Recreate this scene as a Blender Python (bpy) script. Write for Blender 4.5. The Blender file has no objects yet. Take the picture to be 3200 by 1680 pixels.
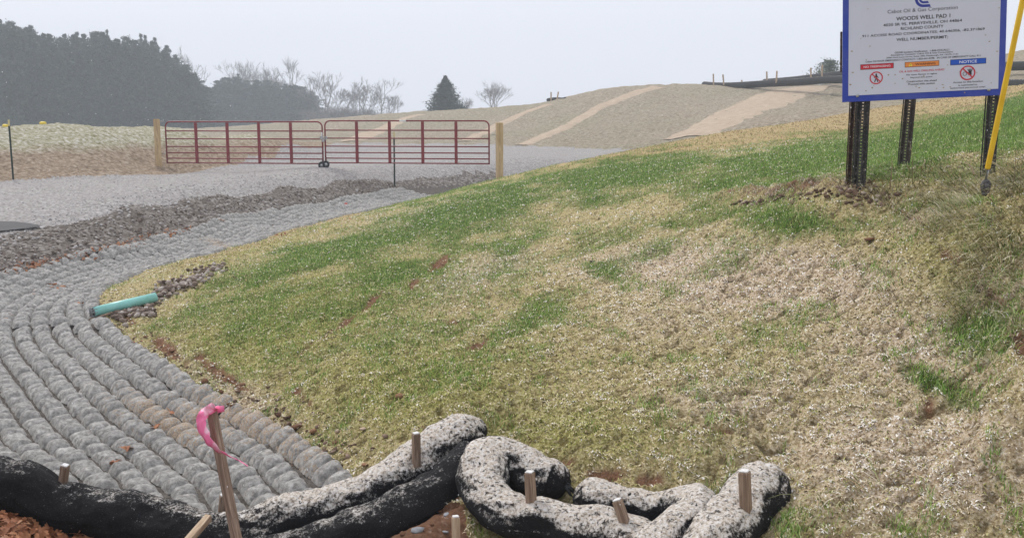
import bpy, math, random
import numpy as np
from mathutils import Vector, Matrix
random.seed(7); RNG = np.random.default_rng(7)
S = bpy.context.scene
# ------------------------------------------------------------------ camera, sky, sun, exposure
F = 3073.0                      # focal length in photo pixels (photo 3200 x 1680)
ZC = 1.6
PITCH = math.atan(0.153)
cd = bpy.data.cameras.new("camera"); cam = bpy.data.objects.new("camera", cd)
S.collection.objects.link(cam); S.camera = cam
cam.location = (0, 0, ZC); cam.rotation_euler = (math.pi/2 - PITCH, 0, 0)
cd.sensor_width = 36; cd.lens = 36*F/3200; cd.clip_end = 2000; cd.clip_start = 0.05
SUN_EL, SUN_AZ = math.radians(48), math.radians(-40)     # azimuth from +Y towards +X
W = bpy.data.worlds.new("World"); S.world = W; W.use_nodes = True
nt = W.node_tree; nt.nodes.clear()
sky = nt.nodes.new('ShaderNodeTexSky'); sky.sky_type = 'NISHITA'; sky.sun_disc = False
sky.sun_elevation = SUN_EL; sky.sun_rotation = SUN_AZ; sky.dust_density = 5; sky.air_density = 1.0
hs = nt.nodes.new('ShaderNodeHueSaturation'); hs.inputs['Saturation'].default_value = 0.25
mx = nt.nodes.new('ShaderNodeMix'); mx.data_type = 'RGBA'; mx.inputs[0].default_value = 0.88
mx.inputs[7].default_value = (7.3, 7.55, 8.4, 1)        # even cloud layer
bg = nt.nodes.new('ShaderNodeBackground'); bg.inputs[1].default_value = 0.1
wo = nt.nodes.new('ShaderNodeOutputWorld')
nt.links.new(sky.outputs[0], hs.inputs['Color']); nt.links.new(hs.outputs[0], mx.inputs[6])
nt.links.new(mx.outputs[2], bg.inputs[0]); nt.links.new(bg.outputs[0], wo.inputs[0])
sl = bpy.data.lights.new("sun", 'SUN'); sl.energy = 1.5; sl.angle = math.radians(12); sl.color = (1, .94, .86)
sun = bpy.data.objects.new("sun", sl); S.collection.objects.link(sun)
sdir = Vector((math.sin(SUN_AZ)*math.cos(SUN_EL), math.cos(SUN_AZ)*math.cos(SUN_EL), math.sin(SUN_EL)))
sun.rotation_euler = sdir.to_track_quat('Z', 'Y').to_euler()
S.view_settings.view_transform = 'Standard'; S.view_settings.look = 'None'
S.view_settings.exposure = 0.4; S.view_settings.gamma = 1
S.cycles.volume_bounces = 3; S.cycles.max_bounces = 8

# ------------------------------------------------------------------ helpers
CP, SP = math.cos(PITCH), math.sin(PITCH)
def ray(px, py):
    a = (px-1600)/F; b = -(py-840)/F
    return a, CP + b*SP, -SP + b*CP
def P(px, py, d):               # photo pixel at forward distance d -> world
    x, y, z = ray(px, py); k = d/y
    return np.array((x*k, d, ZC + z*k))
def Pz(px, py, z0):             # photo pixel on the level z0 -> world
    x, y, z = ray(px, py); k = (z0-ZC)/z
    return np.array((x*k, y*k, z0))
def proj(X, Y, Z):
    yc = Y*CP - (Z-ZC)*SP; zc = Y*SP + (Z-ZC)*CP
    return 1600 + F*X/yc, 840 - F*zc/yc

def _hash(ix, iy, s):
    h = (ix.astype(np.int64)*374761393 + iy.astype(np.int64)*668265263 + s*1442695041) & 0xffffffff
    h = ((h ^ (h >> 13))*1274126177) & 0xffffffff
    return ((h ^ (h >> 16)) & 0xffffff)/float(0xffffff)
def vnoise(x, y, s=0):
    ix, iy = np.floor(x), np.floor(y); fx, fy = x-ix, y-iy
    fx = fx*fx*(3-2*fx); fy = fy*fy*(3-2*fy)
    a = _hash(ix, iy, s); b = _hash(ix+1, iy, s); c = _hash(ix, iy+1, s); d = _hash(ix+1, iy+1, s)
    return (a+(b-a)*fx)*(1-fy) + (c+(d-c)*fx)*fy - .5
def fbm(x, y, s=0, o=3):
    r = 0; a = 1.
    for i in range(o):
        r = r + a*vnoise(x*2**i+17.3*i, y*2**i-9.1*i, s+i); a *= .5
    return r

def mesh_np(name, V, Fc, attrs=None, smooth=True):
    """V (n,3); Fc = array (m,k) or list of such arrays"""
    if isinstance(Fc, np.ndarray): Fc = [Fc]
    me = bpy.data.meshes.new(name)
    me.vertices.add(len(V)); me.vertices.foreach_set('co', np.ascontiguousarray(V, dtype=np.float32).ravel())
    nl = sum(f.size for f in Fc); npoly = sum(len(f) for f in Fc)
    me.loops.add(nl); me.polygons.add(npoly)
    me.loops.foreach_set('vertex_index', np.concatenate([f.ravel() for f in Fc]).astype(np.int32))
    tot = np.concatenate([np.full(len(f), f.shape[1]) for f in Fc]).astype(np.int32)
    st = np.concatenate([[0], np.cumsum(tot)[:-1]]).astype(np.int32)
    me.polygons.foreach_set('loop_start', st); me.polygons.foreach_set('loop_total', tot)
    if smooth: me.polygons.foreach_set('use_smooth', np.ones(npoly, dtype=bool))
    me.update(calc_edges=True)
    for k, v in (attrs or {}).items():
        a = me.attributes.new(k, 'FLOAT', 'POINT'); a.data.foreach_set('value', np.ascontiguousarray(v, dtype=np.float32))
    return me
def link(name, me, mat=None, parent=None):
    o = bpy.data.objects.new(name, me); S.collection.objects.link(o)
    if mat and me: me.materials.append(mat)
    if parent: o.parent = parent
    return o
def tag(o, label=None, cat=None, group=None, kind=None):
    if label: o['label'] = label
    if cat: o['category'] = cat
    if group: o['group'] = group
    if kind: o['kind'] = kind
    return o
def empty(name, loc=(0, 0, 0), rot=(0, 0, 0)):
    o = bpy.data.objects.new(name, None); S.collection.objects.link(o)
    o.location = loc; o.rotation_euler = rot; o.empty_display_size = .1
    return o

class MB:
    """collects simple shapes into ONE mesh"""
    def __init__(s): s.v = []; s.f = []
    def add(s, V, Fs):
        n = len(s.v); s.v += [tuple(map(float, p)) for p in V]; s.f += [tuple(i+n for i in f) for f in Fs]
    def box(s, c, size, R=None, bev=0.0):
        hx, hy, hz = size[0]/2, size[1]/2, size[2]/2; b = min(bev, hx*.9, hy*.9, hz*.9)
        pts = []; fs = []
        if b <= 0:
            pts = [(x, y, z) for z in (-hz, hz) for x, y in ((-hx, -hy), (hx, -hy), (hx, hy), (-hx, hy))]
            fs = [(3, 2, 1, 0), (4, 5, 6, 7), (0, 1, 5, 4), (1, 2, 6, 5), (2, 3, 7, 6), (3, 0, 4, 7)]
        else:
            def ring(ex, ey, z, c_):
                return [(-ex+c_, -ey, z), (ex-c_, -ey, z), (ex, -ey+c_, z), (ex, ey-c_, z), (ex-c_, ey, z), (-ex+c_, ey, z), (-ex, ey-c_, z), (-ex, -ey+c_, z)]
            rings = [ring(hx-b, hy-b, -hz, b*.5), ring(hx, hy, -hz+b, b), ring(hx, hy, hz-b, b), ring(hx-b, hy-b, hz, b*.5)]
            for r in rings: pts += r
            for k in range(3):
                for i in range(8): fs.append((k*8+i, k*8+(i+1) % 8, k*8+8+(i+1) % 8, k*8+8+i))
            fs.append(tuple(reversed(range(8)))); fs.append(tuple(range(24, 32)))
        if R is not None: pts = [tuple(R @ Vector(p)) for p in pts]
        s.add([(p[0]+c[0], p[1]+c[1], p[2]+c[2]) for p in pts], fs)
        return s
    def tube(s, pts, r, n=8, cap=True):
        pts = [Vector(p) for p in pts]; m = len(pts)
        rs = r if isinstance(r, (list, tuple)) else [r]*m
        V = []; nrm = None
        for i, p in enumerate(pts):
            t = (pts[min(i+1, m-1)]-pts[max(i-1, 0)]).normalized()
            if nrm is None:
                nrm = t.cross(Vector((0, 0, 1)) if abs(t.z) < .9 else Vector((1, 0, 0))).normalized()
            else:
                nrm = (nrm - t*nrm.dot(t)).normalized()
            b = t.cross(nrm)
            for k in range(n):
                a = 2*math.pi*k/n; V.append(p + (nrm*math.cos(a)+b*math.sin(a))*rs[i])
        Fs = [(i*n+k, i*n+(k+1) % n, (i+1)*n+(k+1) % n, (i+1)*n+k) for i in range(m-1) for k in range(n)]
        if cap: Fs += [tuple(reversed(range(n))), tuple(range((m-1)*n, m*n))]
        s.add(V, Fs); return s
    def build(s, name, mat, parent=None, smooth=False):
        me = bpy.data.meshes.new(name); me.from_pydata(s.v, [], s.f); me.update()
        if smooth: me.polygons.foreach_set('use_smooth', [True]*len(me.polygons))
        return link(name, me, mat, parent)

# ------------------------------------------------------------------ material helpers
def lin(r, g, b):               # sRGB 0-255 -> linear
    f = lambda c: (c/255/12.92) if c/255 <= .04045 else ((c/255+.055)/1.055)**2.4
    return (f(r), f(g), f(b), 1)
class M:
    def __init__(s, name, rough=.9, spec=.2):
        s.m = bpy.data.materials.new(name); s.m.use_nodes = True; s.t = s.m.node_tree
        s.b = s.t.nodes['Principled BSDF']; s.b.inputs['Roughness'].default_value = rough
        s.b.inputs['Specular IOR Level'].default_value = spec
    def n(s, typ, **k):
        x = s.t.nodes.new(typ)
        for a, v in k.items(): setattr(x, a, v)
        return x
    def L(s, a, b): s.t.links.new(a, b)
    def co(s, kind='Object'): 
        if not hasattr(s, '_c'): s._c = s.n('ShaderNodeTexCoord')
        return s._c.outputs[kind]
    def geo(s):
        if not hasattr(s, '_g'): s._g = s.n('ShaderNodeNewGeometry')
        return s._g
    def noise(s, scale, detail=4, rough=.6, dist=0, vec=None):
        x = s.n('ShaderNodeTexNoise'); x.inputs['Scale'].default_value = scale; x.inputs['Detail'].default_value = detail
        x.inputs['Roughness'].default_value = rough; x.inputs['Distortion'].default_value = dist
        s.L(vec or s.geo().outputs['Position'], x.inputs['Vector']); return x.outputs['Fac']
    def vor(s, scale, out='Color', feat='F1', vec=None, rnd=1):
        x = s.n('ShaderNodeTexVoronoi'); x.feature = feat; x.inputs['Scale'].default_value = scale; x.inputs['Randomness'].default_value = rnd
        s.L(vec or s.geo().outputs['Position'], x.inputs['Vector']); return x.outputs[out]
    def ramp(s, fac, stops, interp='LINEAR'):
        x = s.n('ShaderNodeValToRGB'); x.color_ramp.interpolation = interp
        e = x.color_ramp.elements
        while len(e) < len(stops): e.new(.5)
        for i, (p, c) in enumerate(stops):
            e[i].position = p; e[i].color = c if len(c) == 4 else (*c, 1)
        s.L(fac, x.inputs[0]); return x.outputs[0]
    def step(s, fac, a, b):     # smooth 0..1 between a and b
        x = s.n('ShaderNodeMapRange'); x.inputs['From Min'].default_value = a; x.inputs['From Max'].default_value = b
        s.L(fac, x.inputs[0]); return x.outputs[0]
    def mix(s, fac, a, b, blend='MIX'):
        x = s.n('ShaderNodeMix'); x.data_type = 'RGBA'; x.blend_type = blend
        for v, i in ((fac, 0), (a, 6), (b, 7)):
            if isinstance(v, (int, float)): x.inputs[i].default_value = v
            elif isinstance(v, tuple): x.inputs[i].default_value = v if len(v) == 4 else (*v, 1)
            else: s.L(v, x.inputs[i])
        return x.outputs[2]
    def math(s, op, a, b=0.):
        x = s.n('ShaderNodeMath'); x.operation = op
        for v, i in ((a, 0), (b, 1)):
            if isinstance(v, (int, float)): x.inputs[i].default_value = v
            else: s.L(v, x.inputs[i])
        return x.outputs[0]
    def attr(s, name):
        x = s.n('ShaderNodeAttribute'); x.attribute_name = name; return x.outputs['Fac']
    def nz(s):                  # world normal z
        x = s.n('ShaderNodeSeparateXYZ'); s.L(s.geo().outputs['Normal'], x.inputs[0]); return x.outputs[2]
    def color(s, c):
        if isinstance(c, tuple): s.b.inputs['Base Color'].default_value = c if len(c) == 4 else (*c, 1)
        else: s.L(c, s.b.inputs['Base Color'])
        return s
    def bump(s, h, strength=.5, dist=.02):
        x = s.n('ShaderNodeBump'); x.inputs['Strength'].default_value = strength; x.inputs['Distance'].default_value = dist
        s.L(h, x.inputs['Height']); s.L(x.outputs[0], s.b.inputs['Normal']); return s

def simple(name, c1, c2, scale=20, rough=.7, spec=.3, bump=.3, bd=.004, metal=0, obj=True):
    m = M(name, rough, spec); nn = m.noise(scale, 5, .65, vec=m.co() if obj else None)
    m.color(m.mix(m.step(nn, .35, .65), c1, c2)); m.bump(nn, bump, bd); m.b.inputs['Metallic'].default_value = metal
    return m.m

# ------------------------------------------------------------------ sock centre lines (px, py, distance)
SOCKS = {
 'long':  [(-420,1400,5.6),(-200,1470,5.45),(0,1512,5.3),(90,1535,5.3),(180,1585,5.3),(300,1602,5.3),(430,1625,5.25),(560,1665,5.2),(700,1690,5.15),(800,1672,5.15),(900,1632,5.2),(1000,1606,5.25),(1100,1580,5.3),(1180,1540,5.35),(1270,1480,5.45),(1350,1425,5.55),(1420,1380,5.65),(1475,1362,5.7),(1520,1372,5.7)],
 'under': [(430,1810,4.78),(600,1800,4.78),(800,1768,4.83),(950,1730,4.88),(1080,1686,4.92),(1180,1645,4.97),(1280,1595,5.04),(1370,1545,5.12),(1440,1492,5.22),(1475,1448,5.34)],
 'loop':  [(1765,1522,5.05),(1730,1505,5.1),(1680,1490,5.12),(1620,1460,5.16),(1570,1438,5.18),(1530,1440,5.15),(1512,1470,5.06),(1512,1520,4.95),(1540,1575,4.82),(1600,1618,4.72),(1680,1636,4.68),(1780,1652,4.62),(1880,1664,4.56),(1970,1690,4.48),(2060,1740,4.38)],
 'fold':  [(1790,1568,4.87),(1825,1566,4.87),(1870,1565,4.85),(1950,1585,4.82),(2040,1600,4.78),(2110,1596,4.74),(2165,1592,4.66),(2180,1608,4.56),(2150,1640,4.46),(2090,1690,4.36),(2030,1760,4.26)],
 'short': [(2408,1480,4.82),(2388,1510,4.74),(2350,1560,4.6),(2305,1620,4.46),(2255,1680,4.33),(2190,1760,4.2)],
}
SR = {'long': .142, 'under': .135, 'loop': .122, 'fold': .115, 'short': .135}

# ------------------------------------------------------------------ the channel edge next to the grass bank
def smooth_poly(pts, n):
    pts = np.array(pts, float); m = len(pts); out = []
    for i in range(m-1):
        p0, p1, p2, p3 = pts[max(i-1, 0)], pts[i], pts[i+1], pts[min(i+2, m-1)]
        for t in np.linspace(0, 1, n, endpoint=False):
            out.append(.5*((2*p1)+(-p0+p2)*t+(2*p0-5*p1+4*p2-p3)*t*t+(-p0+3*p1-3*p2+p3)*t**3))
    out.append(pts[-1]); return np.array(out)
R_raw = [(.35, 3.6, -.55), (-.25, 4.6, -.6), tuple(Pz(1075, 1470, -.62)), tuple(Pz(960, 1385, -.66)), tuple(Pz(800, 1300, -.7)), tuple(Pz(640, 1225, -.72)),
         tuple(Pz(480, 1120, -.74)), tuple(Pz(350, 1020, -.76)), tuple(Pz(320, 945, -.78)), tuple(Pz(400, 885, -.8)), tuple(Pz(540, 835, -.8)),
         tuple(Pz(700, 795, -.8)), tuple(Pz(1000, 703, -.78)), tuple(Pz(1300, 632, -.76)), tuple(Pz(1420, 611, -.78)), (1.2, 34, -.8), (5, 38, -.6)]
RC = smooth_poly(R_raw, 14)
RS = np.concatenate([[0], np.cumsum(np.linalg.norm(np.diff(RC[:, :2], axis=0), axis=1))])
RL = RS[-1]
RW_s = np.interp(np.arange(len(RC)), np.arange(len(RC)), RS)
tan = np.gradient(RC[:, :2], axis=0); tan /= np.linalg.norm(tan, axis=1)[:, None]
NORM = np.stack([-tan[:, 1], tan[:, 0]], 1)            # to the left of travel = channel side
yy = RC[:, 1]
WIDTH = np.interp(yy, [4, 10, 13, 16, 19, 22, 28, 36], [3.6, 3.3, 2.25, 1.75, 1.75, 1.75, 1.7, 1.5])   # mat width
RUB = np.interp(yy, [4, 12, 14, 17, 22, 30], [1.9, 1.8, 1.6, 1.25, .85, .5])
def road_z(x, y): return -.36*np.clip((21-y)/4.5, 0, 1)*np.clip((-5.3-x)/2.6, 0, 1)           # rubble bank width
def chan(x, y):
    """signed distance to the edge curve (+ = channel side) and curve index"""
    x = np.asarray(x, float).ravel(); y = np.asarray(y, float).ravel()
    best = np.full(x.shape, 1e9); idx = np.zeros(x.shape, int); sg = np.ones(x.shape)
    for c in range(0, len(x), 40000):
        dx = x[c:c+40000, None]-RC[None, :, 0]; dy = y[c:c+40000, None]-RC[None, :, 1]
        d2 = dx*dx+dy*dy; k = d2.argmin(1); r = np.arange(len(k))
        s = dx[r, k]*NORM[k, 0]+dy[r, k]*NORM[k, 1]
        along = dx[r, k]*tan[k, 0]+dy[r, k]*tan[k, 1]
        best[c:c+40000] = np.sqrt(d2[r, k]); idx[c:c+40000] = k; sg[c:c+40000] = np.sign(s)
    return best*sg, idx

# ------------------------------------------------------------------ terrain: multiquadric through control points, in (x/y, ln y)
C = []
def ctl(*pp):
    for p in pp: C.append(P(*p))
def cw(*pp):
    for p in pp: C.append(np.array(p, float))
# channel cross sections
for i in range(0, len(RC), 7):
    b = RC[i]; n = NORM[i]; w = WIDTH[i]; rb = RUB[i]
    for t, dz in ((0, .05), (w*.45, -.10), (w, .10)):
        cw((b[0]+n[0]*t, b[1]+n[1]*t, b[2]+dz))
    if b[1] > 11:
        for e_, dz_ in ((w+rb, -.03), (w+rb+.5, 0)):
            x_, y_ = b[0]+n[0]*e_, b[1]+n[1]*e_; cw((x_, y_, dz_+float(road_z(x_, y_))))
# road
cw((-10.9, 30.5, .0), (-10.2, 30.3, 0), (-9.4, 31.5, 0), (-8.2, 36, 0), 
   (-9.5, 57, .1), (0, 55, 0), (-25, 10, 0), (-12, 9, -.1), (-40, 20, 0), (13, 45, .2))
# level road
road_ctl = [(-24, 12), (-9.5, 13.5), (-6.8, 18.5), (-4.6, 24), (-2.0, 27.8), (1.5, 34), (7, 38), (14, 41), (14, 44), (8, 44.5), (3.8, 47.5), (.4, 54), (-4, 58), (-8.4, 57), (-8.3, 49), (-8.5, 41), (-8.7, 35), (-9.3, 31), (-10.4, 28), (-12.7, 24.2), (-24, 17.8)]
def _in(x, y, poly):
    c = False; j = len(poly)-1
    for i in range(len(poly)):
        (xi, yi), (xj, yj) = poly[i], poly[j]
        if (yi > y) != (yj > y) and x < (xj-xi)*(y-yi)/(yj-yi)+xi: c = not c
        j = i
    return c
for gy_ in np.exp(np.arange(math.log(13), math.log(58), .075)):
    for gx_ in np.arange(-1.0, .4, .075)*gy_:
        t_, i_ = chan([gx_], [gy_])
        if _in(gx_, gy_, road_ctl) and not (-1.5 < t_[0] < WIDTH[i_[0]]+RUB[i_[0]]+.5): cw((gx_, gy_, float(road_z(gx_, gy_))))
for a_, b_ in ((-16, 21.9), (-14, 23.3), (-12.8, 24.5), (-12, 26.0), (-11.3, 27.4), (-10.7, 28.6), (-9.3, 33), (-9.0, 38), (-8.9, 44)): cw((a_, b_, 0))
# left berm
ctl((-500, 400, 27), (0, 404, 29.5), (300, 405, 31.5), (600, 405, 35), (800, 418, 40), (950, 434, 45), (1040, 447, 49), (0, 480, 27), (300, 475, 29.3), (600, 470, 32.5), (0, 425, 28.4), (300, 425, 30.6),
    (800, 465, 38.3), (950, 460, 43))
for u_, d0 in ((-500, 33), (0, 36), (300, 38), (600, 42), (800, 48), (950, 53)):
    p = P(u_, 500, d0); cw((p[0], p[1], .3)); p = P(u_, 500, d0*1.6); cw((p[0], p[1], -.6 if u_ < 500 else .1))
# embankment crest and face
crest = [(560,404,110),(700,398,104),(850,386,100),(1000,373,97),(1150,361,93),(1300,353,90),(1500,338,87),(1700,322,84),(1770,302,82),(1850,286,81),(1950,271,81),(2050,265,82),(2200,264,84),(2400,262,80),(2640,258,75),(2850,235,75),(3050,190,75),(3200,158,75),(3500,120,75)]
ctl(*crest)
for px, py, d in crest:
    q = P(px, py, d); cw((q[0]*1.12, q[1]*1.12, q[2]*.95-.15), (q[0]*1.5, q[1]*1.5, q[2]*.3-1))
ctl((1100, 446, 63), (1250, 452, 60), (1400, 455, 58), (1620, 460, 55.5), (1000, 420, 75), (1300, 405, 74), (1600, 390, 72), (1300, 440, 63), (1600, 430, 62), (1850, 400, 62), (1850, 340, 72), (1850, 450, 54), (2000, 445, 51),
    (2200, 350, 63), (2200, 300, 73), (2200, 400, 54), (2200, 438, 48), (2420, 340, 60), (2420, 385, 49), (2640, 300, 64), (2640, 345, 50))
# the grass bank
ctl((600, 865, 13), (600, 1000, 10.4), (480, 960, 11.6), (750, 1100, 8.9), (750, 950, 11), (750, 840, 13.8), (850, 770, 16.2), (1000, 1250, 7.05), (1000, 1100, 8.2), (1000, 950, 10), (1000, 820, 13), (1000, 722, 17.8), (1200, 1350, 6.1),
    (1200, 665, 19.6), (1400, 1300, 5.95), (1400, 1100, 7.3), (1400, 900, 10), (1400, 750, 14), (1400, 650, 18), (1400, 620, 21), (1600, 567, 23),
    (1800, 1400, 5.35), (1800, 1150, 6.6), (1800, 950, 8.6), (1800, 800, 11), (1800, 700, 13.5), (1800, 600, 17), (1800, 540, 21), (1800, 507, 25.5),
    (2200, 1420, 5.05), (2200, 1150, 6.0), (2200, 950, 7.3), (2200, 800, 8.8), (2200, 700, 10.3), (2200, 640, 11.5), (2200, 560, 14), (2200, 500, 18), (2200, 455, 24), (2200, 428, 30),
    (2500, 1650, 4.35), (2640, 1400, 4.8), (2640, 1150, 5.6), (2640, 950, 6.5), (2640, 800, 7.3), (2640, 680, 7.9), (2660, 600, 8.25), (2660, 572, 8.6), (2640, 540, 10), (2640, 460, 16), (2640, 405, 26), (2640, 370, 36),
    (2900, 1650, 4.2), (3000, 1300, 4.8), (3000, 1000, 5.6), (3000, 800, 6.3), (3000, 680, 6.8), (3060, 628, 7.0), (3000, 560, 8), (3000, 470, 12), (3000, 380, 20), (3000, 325, 30), (3000, 290, 45), (2850, 410, 19), (2850, 500, 11),
    (3200, 1650, 4.1), (3200, 1200, 4.6), (3200, 900, 5.5), (3200, 700, 6.3), (3200, 560, 7.5), (3200, 450, 10), (3200, 335, 18), (3200, 300, 28), (3200, 265, 42), (3200, 200, 60))
cw((8, 6, 1.7), (12, 10, 2.2), (5, 2, .5), (3, 1, .1), (0, 1.2, 0), (-3, 1.2, 0), (0, 2.5, -.05), (-3, 3, -.1), (2, 3, -.08), (-6, 2, 0), (-6, 4.5, -.15), (-2.2, 3.9, -.18), (-8, 5.5, -.2), (-8, 8, -.3), (18, 30, 3), (30, 60, 7), (-1.0, 3.8, -.3))
cw((-4.2, 4.9, -.35))
# behind the grass bank crest the ground falls to the road
cw((10, 40, .6), (15, 44, 1.2))
# far ground
for u in (-2, -1, -.5, -.3, -.1, .1, .3, .5, 1, 2):
    cw((u*170, 170, -1.5), (u*480, 480, -1.5))
ctl((1300, 1660, 4.62), (1420, 1590, 4.85))
for k, pts in SOCKS.items():
    for p in pts[::2]:
        q = P(*p); q[2] -= SR[k]*.93; cw(tuple(q))
C = np.array(C); 
CU = np.stack([C[:, 0]/C[:, 1], np.log(C[:, 1])], 1)
keep = []
for i in range(len(CU)):
    if all(np.hypot(*(CU[i]-CU[j])) > .016 for j in keep): keep.append(i)
C = C[keep]; CU = CU[keep]; MQC = .05
def phi(d2): return np.sqrt(d2+MQC*MQC)
A = phi(((CU[:, None]-CU[None])**2).sum(2)) - .0*np.eye(len(CU))
# regularise a little so that close contradictory points do not ripple
lam = 2e-3
n_ = len(CU); AA = np.zeros((n_+3, n_+3)); AA[:n_, :n_] = A - lam*np.eye(n_)
AA[:n_, n_] = 1; AA[:n_, n_+1:] = CU; AA[n_, :n_] = 1; AA[n_+1:, :n_] = CU.T
sol = np.linalg.solve(AA, np.concatenate([C[:, 2], [0, 0, 0]]))
def base_h(u, v):
    u = np.asarray(u).ravel(); v = np.asarray(v).ravel(); out = np.empty(len(u))
    for c in range(0, len(u), 30000):
        d2 = (u[c:c+30000, None]-CU[None, :, 0])**2+(v[c:c+30000, None]-CU[None, :, 1])**2
        out[c:c+30000] = phi(d2) @ sol[:n_] + sol[n_] + sol[n_+1]*u[c:c+30000] + sol[n_+2]*v[c:c+30000]
    return out

pxs = np.concatenate([np.linspace(-9000, -700, 40)[:-1], np.linspace(-700, -160, 40)[:-1], np.arange(-160, 3370, 5.0), np.linspace(3370, 4300, 50), np.linspace(4300, 14000, 40)[1:]])
US = (pxs-1600)/F
VS = np.concatenate([np.arange(math.log(.5), math.log(3.4), .02), np.arange(math.log(3.4), math.log(12), .0028), np.arange(math.log(12), math.log(34), .0048), np.arange(math.log(34), math.log(115), .012), np.arange(math.log(115), math.log(700), .05)])
# coarse evaluation of the smooth part, then bilinear refinement
cu = np.concatenate([US[:79:2], US[79:-89:6], US[-89::2]]); cu = np.unique(np.concatenate([cu, [US[0], US[-1]]])); cv = np.arange(VS[0], VS[-1]+.012, .012)
G0 = base_h(*[a.ravel() for a in np.meshgrid(cu, cv)]).reshape(len(cv), len(cu))
def bil(gu, gv, G, u, v):
    i = np.clip(np.searchsorted(gu, u)-1, 0, len(gu)-2); j = np.clip(np.searchsorted(gv, v)-1, 0, len(gv)-2)
    fu = np.clip((u-gu[i])/(gu[i+1]-gu[i]), 0, 1); fv = np.clip((v-gv[j])/(gv[j+1]-gv[j]), 0, 1)
    return (G[j, i]*(1-fu)+G[j, i+1]*fu)*(1-fv)+(G[j+1, i]*(1-fu)+G[j+1, i+1]*fu)*fv
UU, VV = np.meshgrid(US, VS); Y = np.exp(VV); X = UU*Y
Z = bil(cu, cv, G0, UU.ravel(), VV.ravel()).reshape(X.shape)

# ------------------------------------------------------------------ zones
def inpoly(x, y, poly):
    poly = np.array(poly); c = np.zeros(x.shape, bool); j = len(poly)-1
    for i in range(len(poly)):
        xi, yi = poly[i]; xj, yj = poly[j]
        m = ((yi > y) != (yj > y)) & (x < (xj-xi)*(y-yi)/(yj-yi+1e-12)+xi); c ^= m; j = i
    return c
nb1 = fbm(X/1.3, Y/1.3, 3, 4)
T, TI = chan(X.ravel(), Y.ravel()); T = T.reshape(X.shape); TI = TI.reshape(X.shape)
WW = WIDTH[TI]; RR = RUB[TI]
road_poly = [(-60, 5), (-9, 5), (-9, 12), (-5.9, 19), (-3.6, 24.5), (-.6, 28), (3, 33), (8, 37), (16, 40), (16, 45), (8, 45.5), (4, 48.5), (.8, 56), (-4.5, 60), (-10.4, 61), (-8.9, 49), (-9.0, 41), (-9.2, 35), (-9.4, 32), (-9.9, 29.9), (-10.6, 28.6), (-12.9, 24.7), (-26, 17.5), (-60, 10)]
wx = X+nb1*.2; wy = Y+nb1*.2
road = inpoly(wx, wy, road_poly)
bank_poly = [(-1.0, 5.5), (-9, 5.5), (-9, 12), (-8, 25), (0, 28.5), (3, 33.5), (8, 37), (16, 41), (24, 46), (60, 46), (60, .3), (-.1, .3), (-.15, 4.0), (-.2, 4.95), (-.6, 5.2)]
bank = inpoly(wx, wy, bank_poly) & (T < 0)
ZN = np.zeros(X.shape, int)      # 0 field, 1 shoulder, 2 road, 3 rubble, 4 channel bed, 5 bank, 6 embankment, 7 berm
ZN[(Y > 44) & (X > -13+.0*X)] = 6
ZN[(Y > 60) & (Y < 130) & (UU > -.36)] = 6
ZN[(Y <= 50) & (Y > 22) & (X < -7.5)] = 7
ZN[(Y < 5.6)] = 1
ZN[road] = 2
near = Y < 44
Tn = T + nb1*.10
ZN[near & (T > 0) & (Tn > WW) & (Tn < WW+RR+nb1*.35) & (Y > 9.5)] = 3
ZN[bank] = 5
ZN[(ZN == 3) & (X > -.5+nb1*.2)] = 2
ZN[near & (T < .16+nb1*.12) & (T > -.3) & (Y < 30) & (Y > 5.5)] = 5
ZN[near & (T > .12+nb1*.12) & (Tn <= WW) & (Y > 5.0-.1*X)] = 4
ZN[(Y < 6.4) & (T > 0) & (Z > -.5) & (X < -2.4)] = 1
ZN[(ZN == 0) & (Y < 22)] = 1
ZN[(ZN == 0) & (UU > .05) & (Y < 140)] = 6

# picture-measured patches, in bank coordinates
PX, PY = proj(X, Y, Z)
def blobs(px, py, L):
    r = np.zeros(px.shape)
    for cx, cy, rx, ry, ang, s in L:
        a = math.radians(-ang); dx = px-cx; dy = py-cy
        q = ((dx*math.cos(a)-dy*math.sin(a))/rx)**2+((dx*math.sin(a)+dy*math.cos(a))/ry)**2
        r = np.maximum(r, s*np.exp(-q))
    return r
GREEN = [(950,950,480,120,-22,.58),(700,960,250,50,-20,.5),(1300,730,520,80,-15,.8),(720,880,170,40,-22,.85),(2250,570,520,60,-3,.8),(2600,480,400,60,-8,1.),(1750,620,400,60,-8,.6),(2400,650,500,50,0,.45),(1250,930,560,190,-25,.6),(800,980,350,110,-25,.5),(1500,1150,450,120,-10,.42),(2000,800,500,120,0,.3),(1000,800,400,55,-17,1.),(1500,650,380,75,-12,1.),(1950,545,380,55,-7,1.1),(2450,520,330,55,-6,1.2),(2900,450,320,75,-14,1.3),(3200,380,250,90,-20,1.3),(2450,690,380,55,3,.75),(1200,880,220,60,-18,.75),(1650,1000,190,60,-38,.62),
         (1900,860,150,40,20,.6),(1540,1080,120,50,-40,.6),(2900,1190,40,150,-65,.8),(3050,1050,170,90,0,.5),(2700,860,140,60,0,.5),(1750,1150,200,60,-20,.35),(2100,700,150,40,0,.5),(2350,1050,60,60,0,.3)]
OLIVE = [(900,1010,500,180,-18,1.),(1300,1200,500,180,0,.95),(1700,1350,500,120,0,.8),(2300,1150,500,150,0,.25),(3000,800,250,250,0,.7),(800,770,350,26,-17,.8)]
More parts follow.
